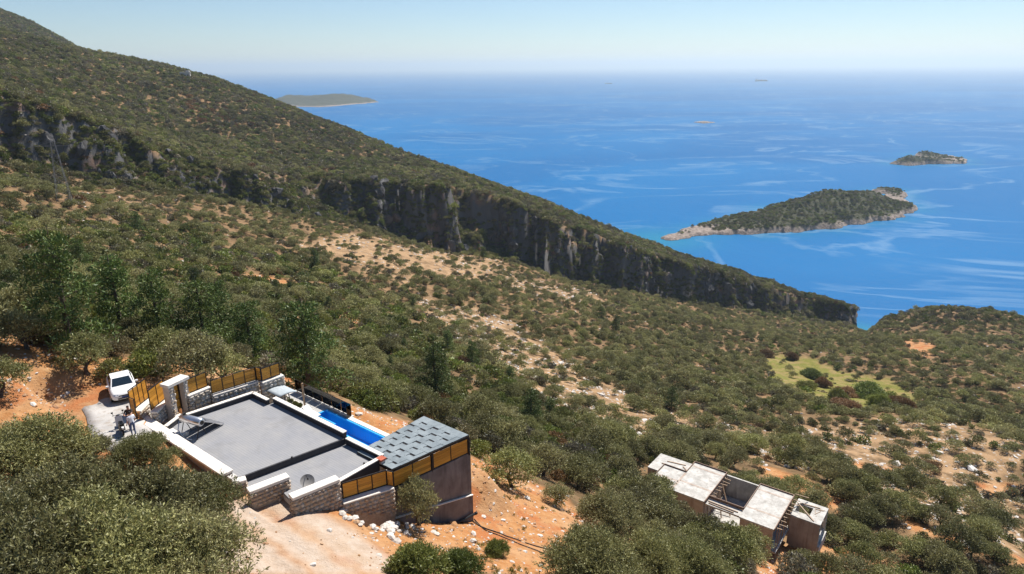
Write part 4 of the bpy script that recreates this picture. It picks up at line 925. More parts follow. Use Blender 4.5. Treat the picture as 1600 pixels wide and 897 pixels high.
# solar water heater
s = HF.thing('solar_water_heater', (1.6, -4.8, -22.38), 'silver solar water heater with tilted collector on the villa roof', 'water heater')
ax0 = np.array([.95, -5.5, -21.28]); ax1 = np.array([2.65, -5.05, -21.28]); dn = unit(ax1 - ax0); tk = mb(s).tube([ax0, ax0 + dn * .06, ax1 - dn * .06, ax1], [.20, .27, .27, .20], 20).build('tank', M_SILVER, s, True)
mb(s).tube([ax1 + dn * .003, ax1 + dn * .03], .15, 14).build('end_cap', M_STEEL, tk); mb(s).bar(ax0 + dn * .3 + np.array([0, 0, .27]), ax0 + dn * .3 + np.array([0, 0, .40]), .16).build('valve', M_STEEL, tk)
pd = np.array([-dn[1], dn[0], 0])
for k in (0, 1):
    e = ax0 + dn * (.03 + k * .85); f_ = e + dn * .78; lo = pd * 1.75 + np.array([0, 0, -.92]); tp = pd * .3 + np.array([0, 0, -.05])
    cp = mb(s).add([e + tp, f_ + tp, f_ + lo, e + lo] + [q + np.array([0, 0, -.09]) for q in (e + tp, f_ + tp, f_ + lo, e + lo)], [(0, 1, 2, 3), (7, 6, 5, 4), (0, 4, 5, 1), (1, 5, 6, 2), (2, 6, 7, 3), (3, 7, 4, 0)]).build('collector', M_SILVER, s)
    g_ = np.array([0, 0, .006]); i0 = .06; u1 = (lo - tp); a_, b_ = e + tp + dn * i0 + u1 * .04, f_ + tp - dn * i0 + u1 * .04; mb(s).add([a_ + g_, b_ + g_, b_ + u1 * .92 + g_, a_ + u1 * .92 + g_], [(0, 1, 2, 3)]).build('glass', M_GLASSP, cp)
for e in (ax0 + dn * .2, ax1 - dn * .2):
    for o_ in (-.25, .25): mb(s).bar(e + pd * .05 * np.sign(o_) + np.array([0, 0, -.2]), (e[0] + pd[0] * o_ * 1.6, e[1] + pd[1] * o_ * 1.6, -22.38), .035).build('leg', M_STEEL, s)
    mb(s).bar((e[0] - pd[0] * .3, e[1] - pd[1] * .3, -22.35), (e[0] + pd[0] * 1.8, e[1] + pd[1] * 1.8, -22.35), .045).build('foot_rail', M_SILVER, s)
mb(s).tube([ax0 + np.array([.05, -.2, -.15]), ax0 + np.array([.25, -.45, -.6]), ax0 + np.array([.9, -.45, -1.0]), ax0 + np.array([1.4, -.2, -1.05])], .035, 6).build('hose', M_LOUNGE, s, True)
# dish
for k_, (a_, c_) in enumerate(((9.1, -3.0), (12.6, -.4))): mb(v).tube([(a_, c_, -22.9), (a_, c_, -22.30 if k_ == 0 else -22.66)], .06, 8).build('roof_drain', M_STEEL, v, True)
s = HF.thing('satellite_dish', (12.2, -4.1, -22.78), 'grey satellite dish on the lower roof between the stone walls', 'satellite dish')
pts = []; R0 = .40; D = unit(np.array([.62, -.30, .72])); e1 = unit(np.cross(D, [0, 0, 1])); e2 = np.cross(D, e1); c0 = np.array([12.2, -4.1, -22.15]); V = [c0 - D * .09]; Fc = []
for i, f_ in enumerate((.35, .7, 1.0)):
    for k in range(18): an = k * 2 * math.pi / 18; V.append(c0 - D * .09 * (1 - f_ * f_) + (e1 * math.cos(an) + e2 * math.sin(an)) * R0 * f_)
for k in range(18): Fc.append((0, 1 + k, 1 + (k + 1) % 18))
for i in range(2):
    for k in range(18): Fc.append((1 + i * 18 + k, 1 + (i + 1) * 18 + k, 1 + (i + 1) * 18 + (k + 1) % 18, 1 + i * 18 + (k + 1) % 18))
mb(s).add(V, Fc).build('reflector', simple('dish_grey', (.24, .23, .22), .6), s, True); mb(s).bar((12.2, -4.1, -22.78), c0 - D * .12, .05).build('mast', M_STEEL, s); mb(s).bar(c0 - e2 * .35, c0 + D * .42, .03).build('arm', M_STEEL, s); mb(s).bar(c0 + D * .38, c0 + D * .5, .08).build('receiver', M_BLACK, s)

# ------------------------------------------------------------------ walls and fences round the plot
stonewall(HF, 'stone_wall', (9.0, -6.75), (9.25, -6.15), -22.9, -22.25, .42, 'shortest rubble wall stub next to the white coping end', cop=.2)
stonewall(HF, 'stone_wall', (10.5, -6.7), (10.95, -4.55), (-22.95, -23.3), -22.2, .5, 'rubble stone wall with white top left of the dish', cop=.2)
stonewall(HF, 'stone_wall', (12.85, -5.6), (13.4, -2.95), (-23.2, -23.8), -22.2, .5, 'rubble stone wall with white top right of the dish', cop=.2)
stonewall(HF, 'stone_wall', (13.65, -2.9), (14.75, -.15), (-24.2, -25.4), -23.62, .45, 'dark rubble wall under the timber fence by the pergola', cop=.1)
fence(HF, (13.5, -2.75), (14.45, -.3), -23.5, -23.5, 1.0, 3, 'three-panel timber fence on the rubble wall left of the pergola post')
fence(HF, (14.47, -.27), (14.85, -.12), -23.55, -23.55, 1.0, 1, 'single narrow timber panel at the front corner of the pergola')
stonewall(HF, 'stone_wall', (-2.5, -6.75), (-3.7, -5.35), -22.6, -21.55, .42, 'pale stone wall under the foremost timber fence by the scooter', CUT, .3)
fence(HF, (-2.72, -7.0), (-3.75, -5.45), -21.4, -21.4, 1.45, 4, 'tall four-panel timber fence nearest the white car', nb=7)
fence(HF, (-2.70, -7.03), (-2.2, -6.95), -21.9, -21.9, 1.5, 1, 'narrow end panel of dark timber beside the two people', nb=7)
stonewall(HF, 'stone_wall', (-1.6, -6.1), (-2.65, -4.75), -22.8, -21.6, .42, 'pale stone wall under the two-panel fence left of the gate', CUT, .3)
fence(HF, (-1.95, -6.1), (-2.85, -4.72), -21.45, -21.45, 1.4, 2, 'two-panel timber fence just left of the gate portal', nb=7)
stonewall(HF, 'stone_wall', (-1.75, -3.75), (-1.85, -2.15), -23.2, -21.35, .45, 'pale stone wall under the two-panel fence right of the gate', CUT, .3)
fence(HF, (-1.8, -3.7), (-1.9, -2.2), -21.2, -21.2, 1.05, 2, 'two-panel timber fence just right of the gate portal')
stonewall(HF, 'stone_wall', (-1.45, -2.15), (-1.0, 1.05), -23.2, -21.85, .4, 'long ochre stone wall under the four-panel fence', CUT, .3, cop=.12)
fence(HF, (-1.5, -2.15), (-1.05, 1.0), -21.7, -21.7, 1.0, 4, 'long four-panel timber fence behind the back of the roof')
fence(HF, (-1.0, 1.05), (-.55, 1.15), -21.7, -21.7, 1.0, 1, 'single timber panel turning the corner of the long fence')
stonewall(HF, 'stone_wall', (-.5, 1.1), (-.4, 2.75), -25.0, -21.85, .4, 'pale stone wall behind the patio swing', CUT, .32, cop=.14)
fence(HF, (-.52, 1.18), (-.45, 2.6), -21.69, -21.69, .95, 2, 'last two-panel timber fence above the patio swing')
# gate portal
g = HF.thing('gate_portal', (-2.0, -4.4, -22.4), 'white-capped stone gate portal with a timber door', 'gate')
gd = unit(np.array([-.35, 1.45])); gn = np.array([gd[1], -gd[0]]); gp = np.array([-1.75, -5.05])
def gbox(u0, u1, w0, w1, z0, z1, nm, m, par=g, bev=0):
    q = [tuple(gp + gd * u + gn * w_) for u, w_ in ((u0, w0), (u1, w0), (u1, w1), (u0, w1))]; return mb(g).prism(q, z0, z1).build(nm, m, par, bevel=bev)
gbox(0, .38, -.3, .3, -23, -20.15, 'pillar', M_PLASTER); gbox(1.12, 1.5, -.3, .3, -23, -20.15, 'pillar', M_PLASTER); gbox(-.1, 1.6, -.4, .4, -20.147, -19.93, 'cap', M_WHITE, g, .02)
dr = gbox(.4, .9, -.1, -.04, -22.15, -20.16, 'door', M_WOOD); gbox(.9, .94, -.1, .1, -22.15, -20.16, 'door_frame', M_STEEL, dr)
for k in range(3): gbox(.42, .88, -.036, -.03, -22.0 + k * .6, -21.96 + k * .6, 'door_rail', M_STEEL, dr)
for u0 in (0., 1.12): lay_stones(g, gp + gd * u0 + gn * .3, gp + gd * (u0 + .38) + gn * .3, -22.6, -20.2, gn, .26, CUT)
lay_stones(g, gp + gd * 1.5 + gn * .3, gp + gd * 1.5 - gn * .3, -22.6, -20.2, gd, .26, CUT)
st = HF.thing('entrance_steps', (-1.1, -4.3, -23.4), 'pale steps leading down from the gate to the villa', 'steps')
for k in range(5): mb(st).box(-1.45 + .02 * k, -.72, -4.95 + k * .42, -4.95 + (k + 1) * .42 - .004, -25.5, -22.2 - k * .2).build('step', M_WHITE if k == 0 else M_PLASTER, st)
rl = HF.thing('step_railing', (-.85, -4.0, -22.3), 'small black metal railing beside the steps below the gate', 'railing')
for p in ((-1.25, -4.0), (-.75, -3.75), (-.75, -4.6)): mb(rl).bar((*p, -22.6), (*p, -21.45), .04).build('post', M_STEEL, rl)
for z in (-21.47, -21.65, -21.83, -22.01): mb(rl).bar((-1.25, -4.0, z), (-.75, -3.75, z), .02).build('bar', M_STEEL, rl)
mb(rl).bar((-.75, -4.6, -22.1), (-.75, -3.75, -21.46), .03).build('bar', M_STEEL, rl)

# ------------------------------------------------------------------ pool terrace
t = HF.thing('pool_terrace', (6, 3, -29.5), 'tiled pool terrace with white kerb behind the villa', 'terrace')
B = mb(t)
for a0, a1, c0, c1 in ((-3.2, 1.45, .5, 5.3), (1.45, 11.7, .66, 3.35)): B.box(a0, a1, c0, c1, -29.6, -25.0)
B.box(1.455, 3.7, 3.355, 3.95, -29.6, -25.0); B.prism([(11.7, .3), (14.1, .3), (15.0, 5.7), (11.7, 5.7)], -29.6, -25.0)
B.build('platform', M_PLASTER, t)
tile = mb(t).box(-.5, .5, -.5, .5, -.02, .02).build('tile', M_DECK, t); TM = tile.data; bpy.data.objects.remove(tile)
TM2 = MB().box(-.5, .5, -.5, .5, -.5, .5).build('tile', M_DECK); d_ = TM2.data; bpy.data.objects.remove(TM2)
for i in range(6):
    for j in range(6):
        if i < 2 and j < 2: continue
        o = link('tile', d_, t); o.location = (-2.9 + i * .72 + .36 - 6, .9 + j * .72 + .36 - 3, -24.985 + 29.5); o.scale = (.71, .71, .03)
mb(t).box(-3.2, 4.0, 5.3, 5.6, -29.6, -24.93).build('kerb', M_WHITE, t); mb(t).box(4.0, 11.7, 5.02, 5.4, -29.6, -24.93).build('kerb', M_WHITE, t)
gr = mb(t).box(-2.6, .1, 3.55, 4.35, -24.97, -24.9).build('gravel_bed', M_WHITE, t)
p_ = HF.thing('swimming_pool', (6.5, 4.2, -26.7), 'narrow blue lap pool behind the villa roof', 'swimming pool')
mb(p_).box(1.46, 11.69, 3.36, 5.015, -26.9, -26.05).build('floor', M_POOL, p_)
B = mb(p_); B.box(1.455, 1.6, 3.96, 5.0, -26.045, -24.97); B.box(11.5, 11.69, 3.4, 5.0, -26.045, -24.97); B.box(3.705, 11.49, 3.36, 3.5, -26.045, -24.97); B.box(1.61, 3.85, 3.955, 4.05, -26.045, -24.97); B.box(3.71, 3.85, 3.505, 3.95, -26.045, -24.97); B.box(1.61, 11.49, 4.88, 5.01, -26.045, -24.97); B.build('basin_wall', M_POOL, p_)
mb(p_).box(3.86, 4.5, 3.51, 4.3, -26.045, -25.35).build('step', M_POOL, p_)
mb(p_).add([(3.855, 3.505, -25.1), (11.49, 3.505, -25.1), (11.49, 4.875, -25.1), (1.61, 4.875, -25.1), (1.61, 4.055, -25.1), (3.855, 4.055, -25.1)], [(0, 1, 2, 3, 4, 5)]).build('water', M_WATER, p_, recalc=False)
gf = HF.thing('glass_balustrade', (.4, 5.45, -24.93), 'smoked glass balustrade along the far edge of the pool terrace', 'balustrade')
for k in range(6):
    a0 = -3.1 + k * 1.17; mb(gf).box(a0, a0 + 1.13, 5.44, 5.456, -24.9, -23.95).build('pane', M_SMOKE, gf)
    for q in (.25, .88): mb(gf).box(a0 + q - .03, a0 + q + .03, 5.40, 5.43, -24.95, -24.82).build('clamp', M_STEEL, gf)
mb(gf).box(3.94, 3.956, 5.0, 5.43, -24.9, -23.95).build('pane', M_SMOKE, gf); mb(gf).bar((-3.1, 5.45, -23.94), (3.93, 5.45, -23.94), .03).build('rail', M_STEEL, gf)
po = HF.thing('shower_post', (0.0, 4.1, -24.9), 'slim brown wooden post standing by the row of round bushes', 'post'); mb(po).bar((0, 4.1, -24.97), (0, 4.1, -22.85), .11).build('shaft', M_TIMBER, po); mb(po).bar((0, 4.1, -22.9), (.18, 4.0, -22.85), .05).build('shower_head', M_STEEL, po)
for k, (a, lb) in enumerate(((-2.3, 'leftmost round yellow-green bush in the terrace bed'), (-1.65, 'second round bush from the patio swing in the terrace bed'), (-1.0, 'third round bush from the patio swing in the terrace bed'), (-.45, 'round yellow-green bush next to the brown post'))):
    x, y, z = HF.w(a, 3.95, -24.9); plant('lime', x, y, z - CAMZ, .19, lb, 'round bushes in the terrace bed', lod='near', name='round_bush')
lo = HF.thing('sun_lounger', (2.3, 3.65, -25), 'white sun lounger at the pool corner', 'sun lounger')
mb(lo).add([(1.3, 3.36, -24.62), (2.3, 3.36, -24.66), (2.3, 3.9, -24.66), (1.3, 3.9, -24.62), (1.3, 3.36, -24.66), (2.3, 3.36, -24.70), (2.3, 3.9, -24.70), (1.3, 3.9, -24.66)], [(0, 1, 2, 3), (7, 6, 5, 4), (0, 4, 5, 1), (1, 5, 6, 2), (2, 6, 7, 3), (3, 7, 4, 0)]).build('seat', M_LOUNGE, lo)
mb(lo).add([(.75, 3.36, -24.3), (1.29, 3.36, -24.62), (1.29, 3.9, -24.62), (.75, 3.9, -24.3), (.75, 3.36, -24.34), (1.29, 3.36, -24.66), (1.29, 3.9, -24.66), (.75, 3.9, -24.34)], [(0, 1, 2, 3), (7, 6, 5, 4), (0, 4, 5, 1), (1, 5, 6, 2), (2, 6, 7, 3), (3, 7, 4, 0)]).build('backrest', M_LOUNGE, lo)
for a in (1.2, 2.2):
    for c in (3.4, 3.86): mb(lo).bar((a, c, -25), (a, c, -24.68), .04).build('leg', M_STEEL, lo)
# patio swing
sw = HF.thing('patio_swing', (.6, 1.9, -25), 'patio swing with a pale grey canopy at the end of the terrace', 'swing seat')
cz = -22.45; cv = []; cf = []
for i in range(7):
    for j in range(7):
        u_, w_ = i / 6 - .5, j / 6 - .5; cv.append((.6 + u_ * 1.65, 1.95 + w_ * 1.45, cz + .10 * (1 - 4 * w_ * w_) - .14 * w_))
cf = [(i * 7 + j, (i + 1) * 7 + j, (i + 1) * 7 + j + 1, i * 7 + j + 1) for i in range(6) for j in range(6)]
cb = [(x, y, z - .07) for x, y, z in cv]; n7 = 49; cf2 = cf + [tuple(q + n7 for q in f[::-1]) for f in cf]; ed = [i * 7 for i in range(7)] + [42 + j for j in range(1, 7)] + [i * 7 + 6 for i in range(5, -1, -1)] + [j for j in range(5, 0, -1)]
cf2 += [(ed[k], ed[(k + 1) % len(ed)], ed[(k + 1) % len(ed)] + n7, ed[k] + n7) for k in range(len(ed))]; mb(sw).add(cv + cb, cf2).build('canopy', M_FABRIC, sw, True)
for a in (-.05, 1.25):
    for c, ct in ((1.35, 1.8), (2.55, 2.05)): mb(sw).bar((a, c, -25), (a, ct, cz), .05).build('leg', M_STEEL, sw)
mb(sw).box(.05, 1.15, 1.65, 2.15, -24.55, -24.45).build('seat', M_LOUNGE, sw); mb(sw).box(.05, 1.15, 2.1, 2.2, -24.44, -23.95).build('backrest', M_FABRIC, sw); mb(sw).bar((-.05, 1.92, cz - .03), (1.25, 1.92, cz - .03), .05).build('top_bar', M_STEEL, sw)
# pergola
pg = HF.thing('pergola', (13.5, 3, -25), 'dark steel pergola roofed with staggered grey panels at the pool end', 'pergola')
PA0, PA1, PC0, PC1, PZ = 11.35, 15.45, .12, 5.85, -22.62
def skew(a, c): return (a - .95 * (1 - (c - PC0) / (PC1 - PC0)) * ((a - PA0) / (PA1 - PA0)), c - .75 * (1 - (c - PC0) / (PC1 - PC0)) * 0)
dk = [skew(PA0, PC0), skew(PA1, PC0), skew(PA1, PC1), skew(PA0, PC1)]
mb(pg).prism(dk, PZ - .16, PZ - .03).build('deck', M_STEEL, pg)
nr = 9; cw = (PC1 - PC0) / nr
for r_ in range(nr):
    off = -.55 if r_ % 2 else 0.0; c0 = PC0 + r_ * cw; a = PA0 + off; k = 0
    while a < PA1 - .02:
        a0 = max(a, PA0); a1 = min(a + 1.08, PA1)
        if a1 - a0 > .12:
            zt = PZ + .012 * (k % 2) + random.uniform(-.004, .006); i0, i1 = a0 + .006, a1 - .006; cc0, cc1 = c0 + .004, c0 + cw - .004
            full = a1 - a0 > .8; nt = min(.52, (i1 - i0) - .1)
            poly = [(i0, cc0), (i1, cc0), (i1, cc1), (i0 + nt, cc1), (i0 + nt, cc1 - .16), (i0 + .06, cc1 - .16), (i0 + .06, cc1 - .36), (i0, cc1 - .36)] if full and r_ < nr - 1 else [(i0, cc0), (i1, cc0), (i1, cc1), (i0, cc1)]
            mb(pg).prism([skew(*q) for q in poly], PZ - .025, zt).build('roof_panel', M_PANEL, pg)
        a += 1.08; k += 1
def eb(p, q, z0, z1, w=.10): mb(pg).bar((*p, (z0 + z1) / 2), (*q, (z0 + z1) / 2), w, z1 - z0).build('beam', M_STEEL, pg)
for i in range(4): eb(dk[i], dk[(i + 1) % 4], PZ - .19, PZ - .045, .07)
for q in (dk[1], dk[2], ((dk[1][0] + dk[2][0]) / 2, (dk[1][1] + dk[2][1]) / 2)): mb(pg).bar((q[0] - .04, q[1], -24.1), (q[0] - .04, q[1], PZ - .18), .13).build('post', M_STEEL, pg)
for q in (dk[0], dk[3]): mb(pg).bar((q[0] + .12, q[1] - .1 if q[1] > 3 else q[1] + .5, -25), (q[0] + .12, q[1] - .1 if q[1] > 3 else q[1] + .5, PZ - .18), .11).build('post', M_STEEL, pg)
fm = ((dk[1][0] + dk[2][0]) / 2, (dk[1][1] + dk[2][1]) / 2)
fence(HF, (dk[1][0] - .04, dk[1][1] + .1), (fm[0] - .04, fm[1] - .1), -23.95, -23.95, 1.1, 2, 'timber screen under the pergola edge nearer the wispy young tree', nb=5)
fence(HF, (fm[0] - .04, fm[1] + .1), (dk[2][0] - .04, dk[2][1] - .1), -23.95, -23.95, 1.1, 2, 'timber screen under the pergola edge at the far right', nb=5)
# concrete retaining wall below
rw = HF.thing('concrete_wall', (15, 3, -30), 'tall stained grey concrete retaining wall below the pergola', 'wall')
e0, e1 = np.array([dk[1][0] + .02, -.1]), np.array([dk[2][0] + .02, 5.95]); nn = unit(np.array([e1[1] - e0[1], -(e1[0] - e0[0])]))
mb(rw).prism([tuple(e0), tuple(e1), tuple(e1 - nn * .3), tuple(e0 - nn * .3)], -31, -23.98).build('upper_wall', M_CONC, rw)
mb(rw).prism([tuple(e0 + nn * .12), tuple(e1 + nn * .12), tuple(e1 + nn * .003), tuple(e0 + nn * .003)], -31.5, [-25.9, -27.15, -27.15, -25.9]).build('footing', M_CONC, rw)
mb(rw).bar((*(e0 + nn * .11), -25.86), (*(e1 + nn * .11), -27.11), .14, .05).build('ledge', M_WHITE, rw)
mb(rw).prism([tuple(e1 - nn * .305), tuple(e1 - nn * 3.2), tuple(e1 - nn * 3.2 - unit(e1 - e0) * .12), tuple(e1 - nn * .305 - unit(e1 - e0) * .12)], -31, -25.05).build('return_wall', M_CONC, rw)
pp = HF.thing('black_pipe', (*(e1 + nn * .3), -28.6), 'thick black pipe at the foot of the concrete wall', 'pipe')
q0, q1 = e0 + nn * .25 + (e1 - e0) * .45, e1 + nn * .3; mb(pp).tube([(*q0, -28.35), (*(q0 * .5 + q1 * .5), -28.45), (*q1, -28.5)], .09, 8).build('length', M_BLACK, pp, True); mb(pp).tube([(*q1, -28.5), (*(q1 + unit(q1 - q0) * .15), -28.5)], .11, 8).build('collar', M_BLACK, pp, True)

# ------------------------------------------------------------------ driveway
dp = [at_z(*q, -21.75)[:2] for q in ((128, 640), (165, 624), (230, 618), (240, 650), (232, 690), (205, 712), (150, 700))]
D_ = np.array(dp); cen = D_.mean(0); ring = []
for k in range(len(D_)):
    for f_ in np.linspace(0, 1, 6)[:-1]:
        q = D_[k] * (1 - f_) + D_[(k + 1) % len(D_)] * f_; ring.append(cen + (q - cen) * (1 + .05 * math.sin(k * 7 + f_ * 9)))
Vd = [(*cen, ground(*cen) + CAMZ + .06)]
for f_ in (.33, .66, 1.0): Vd += [(*(cen + (q - cen) * f_), float(ground(*(cen + (q - cen) * f_))) + CAMZ + (.06 if f_ < 1 else .05)) for q in ring]
n_ = len(ring); Fd3 = [(0, 1 + k, 1 + (k + 1) % n_) for k in range(n_)]; Fd4 = [(1 + i * n_ + k, 1 + (i + 1) * n_ + k, 1 + (i + 1) * n_ + (k + 1) % n_, 1 + i * n_ + (k + 1) % n_) for i in range(2) for k in range(n_)]
Vd += [(x, y, z - .2) for x, y, z in Vd[1 + 2 * n_:1 + 3 * n_]]; Fd4 += [(1 + 2 * n_ + k, 1 + 3 * n_ + k, 1 + 3 * n_ + (k + 1) % n_, 1 + 2 * n_ + (k + 1) % n_) for k in range(n_)]
tag(link('driveway', mesh_np('driveway', Vd, Fd4, Fd3, [M_DRIVE])), kind='structure')
DZ = lambda x, y: float(ground(x, y)) + .065

# ------------------------------------------------------------------ car
cx, cy = HF.w(-7.0, -5.75, 0)[:2]; cr = math.atan2(-.82, .57)
car = thing('car', (cx, cy, DZ(cx, cy) + CAMZ), cr, 'white parked saloon car facing the gate at the top of the driveway', 'car')
stn = [(-2.18, .62, .42, .80), (-2.12, .74, .32, .92), (-1.75, .84, .24, 1.00), (-1.2, .87, .20, 1.0), (-.3, .88, .19, .98), (.6, .88, .19, .98), (.95, .87, .20, .96), (1.5, .86, .22, .88), (1.95, .80, .26, .76), (2.14, .66, .32, .66), (2.2, .5, .36, .58)]
V = []; Fq = []; m_ = 10
for x, w_, z0, z1 in stn:
    zm = (z0 + z1) / 2; sec = [(-w_ * .88, z0), (-w_, z0 + .1), (-w_ * 1.02, zm), (-w_ * .97, z1 - .10), (-w_ * .80, z1 - .015), (w_ * .80, z1 - .015), (w_ * .97, z1 - .10), (w_ * 1.02, zm), (w_, z0 + .1), (w_ * .88, z0)]
    V += [(x, y, z) for y, z in sec]
for i in range(len(stn) - 1):
    for k in range(m_): Fq.append((i * m_ + k, i * m_ + (k + 1) % m_, (i + 1) * m_ + (k + 1) % m_, (i + 1) * m_ + k))
Fq += [tuple(range(m_)), tuple((len(stn) - 1) * m_ + k for k in range(m_))[::-1]]
body = MB().add(V, Fq).build('body', M_CPAINT, car, True)
bot = [(-1.72, .80, .97), (.98, .80, .94)]; top = [(-1.05, .60, 1.40), (-.75, .62, 1.45), (.0, .62, 1.45), (.28, .60, 1.41)]
cv = [(-1.72, -.78, .96), (-1.72, .78, .96), (-1.05, -.60, 1.38), (-1.05, .60, 1.38), (-.7, -.62, 1.45), (-.7, .62, 1.45), (0, -.62, 1.45), (0, .62, 1.45), (.28, -.60, 1.40), (.28, .60, 1.40), (1.0, -.76, .93), (1.0, .76, .93)]
roof = MB().add(cv, [(2, 4, 5, 3), (4, 6, 7, 5), (6, 8, 9, 7), (0, 2, 3, 1), (8, 10, 11, 9), (0, 10, 8, 6, 4, 2), (1, 3, 5, 7, 9, 11)]).build('cabin', M_CPAINT, car, False)
def pane(P, nm='window', push=.012):
    P = [np.array(p, float) for p in P]; n_ = unit(np.cross(P[1] - P[0], P[2] - P[0])); c_ = sum(P) / len(P)
    if n_ @ (c_ - np.array([-.3, 0, .9])) < 0: n_ = -n_
    MB().add([p + n_ * push for p in P], [tuple(range(len(P)))]).build(nm, M_CGLASS, car)
pane([(.31, -.54, 1.375), (.31, .54, 1.375), (.94, .67, .97), (.94, -.67, .97)], 'windscreen'); pane([(-1.1, -.54, 1.35), (-1.1, .54, 1.35), (-1.6, .67, 1.03), (-1.6, -.67, 1.03)], 'rear_window')
for s_ in (-1, 1):
    pane([(.22, s_ * .62, 1.34), (-.38, s_ * .635, 1.38), (-.38, s_ * .765, 1.0), (.78, s_ * .765, .98)]); pane([(-.44, s_ * .635, 1.38), (-.95, s_ * .62, 1.33), (-1.35, s_ * .755, 1.02), (-.44, s_ * .765, 1.0)])
    m_r = MB().box(.62, .76, s_ * .86, s_ * 1.04, .94, 1.06).build('wing_mirror', M_CPAINT, car, bevel=.02)
    MB().add([(2.17, s_ * .40, .60), (2.06, s_ * .70, .64), (1.98, s_ * .72, .74), (2.10, s_ * .42, .70)], [(0, 1, 2, 3)]).build('headlight', M_CHROME, car)
    for x in (-1.35, 1.35):
        y = s_ * .80; wh = thing('wheel', (0, 0, 0), 0, None, None); wh.parent = car; wh.location = (x, y, .31)
        ty = MB().tube([(0, -.1, 0), (0, -.085, 0), (0, .085, 0), (0, .1, 0)], [.27, .31, .31, .27], 20).build('tyre', M_BLACK, wh, True); MB().tube([(0, s_ * .101, 0), (0, s_ * .112, 0)], [.20, .17], 14).build('rim', M_CHROME, wh)
MB().box(2.17, 2.215, -.40, .40, .60, .655).build('grille', M_STEEL, car); MB().box(2.19, 2.222, -.48, .48, .38, .46).build('lower_grille', M_STEEL, car); MB().box(2.222, 2.235, -.22, .22, .47, .57).build('number_plate', M_PLATE, car)

car.scale = (.82, .95, .95); car.location.x += .22; car.location.y -= .42
# ------------------------------------------------------------------ scooter
sx, sy = at_z(190, 672, -21.75)[:2]; scd = np.array([at_z(199, 681, -21.75)[:2] - at_z(180, 662, -21.75)[:2]])[0]; sr = R(128)
sco = thing('motor_scooter', (sx, sy, DZ(sx, sy) + CAMZ), sr, 'black and white motor scooter parked on the driveway by the two people', 'scooter')
for x in (-.62, .62):
    wh = thing('wheel', (0, 0, 0), 0, None, None); wh.parent = sco; wh.location = (x, 0, .24); MB().tube([(0, -.05, 0), (0, -.03, 0), (0, .03, 0), (0, .05, 0)], [.19, .24, .24, .19], 16).build('tyre', M_BLACK, wh, True); MB().tube([(0, -.055, 0), (0, .055, 0)], .12, 12).build('rim', M_CHROME, wh)
def loft(secs, nm, m, par):
    V = []; F = []
    for x, w_, z0, z1 in secs: V += [(x, -w_, z0), (x, w_, z0), (x, w_ * .8, z1), (x, -w_ * .8, z1)]
    n_ = len(secs)
    for i in range(n_ - 1): F += [(i * 4 + k, i * 4 + (k + 1) % 4, i * 4 + 4 + (k + 1) % 4, i * 4 + 4 + k) for k in range(4)]
    F += [(3, 2, 1, 0), tuple((n_ - 1) * 4 + k for k in range(4))]; return MB().add(V, F).build(nm, m, par, bevel=.01)
loft([(-.95, .06, .55, .66), (-.75, .16, .38, .72), (-.3, .17, .25, .70), (-.1, .15, .22, .45), (.2, .15, .22, .32), (.3, .13, .22, .34)], 'body', M_BLACK, sco)
loft([(-.98, .05, .58, .68), (-.7, .14, .52, .71)], 'tail', M_CPAINT, sco); loft([(-.72, .14, .73, .82), (-.3, .15, .71, .80), (-.08, .12, .70, .77)], 'seat', M_BLACK, sco)
MB().add([(.32, -.22, .3), (.32, .22, .3), (.42, .2, .95), (.42, -.2, .95), (.27, -.22, .3), (.27, .22, .3), (.37, .2, .95), (.37, -.2, .95)], [(0, 1, 2, 3), (7, 6, 5, 4), (0, 4, 5, 1), (1, 5, 6, 2), (2, 6, 7, 3), (3, 7, 4, 0)]).build('leg_shield', M_CPAINT, sco)
MB().tube([(.62, 0, .24), (.40, 0, .98)], .035, 6).build('steering_column', M_STEEL, sco); MB().tube([(.30, -.33, 1.06), (.38, -.12, 1.0), (.38, .12, 1.0), (.30, .33, 1.06)], .02, 6).build('handlebar', M_BLACK, sco, True)
loft([(.40, .12, .88, 1.03), (.52, .08, .90, 1.0)], 'headlight', M_CHROME, sco); loft([(.42, .07, .40, .50), (.82, .06, .42, .48)], 'mudguard', M_CPAINT, sco)
for s_ in (-1, 1): MB().bar((.34, s_ * .25, 1.04), (.40, s_ * .30, 1.2), .02).build('mirror_stem', M_BLACK, sco); MB().box(.38, .41, s_ * .30 - .06, s_ * .30 + .06, 1.18, 1.27).build('mirror', M_BLACK, sco)
MB().bar((-.1, .12, .22), (-.02, .28, 0), .03).build('side_stand', M_STEEL, sco)

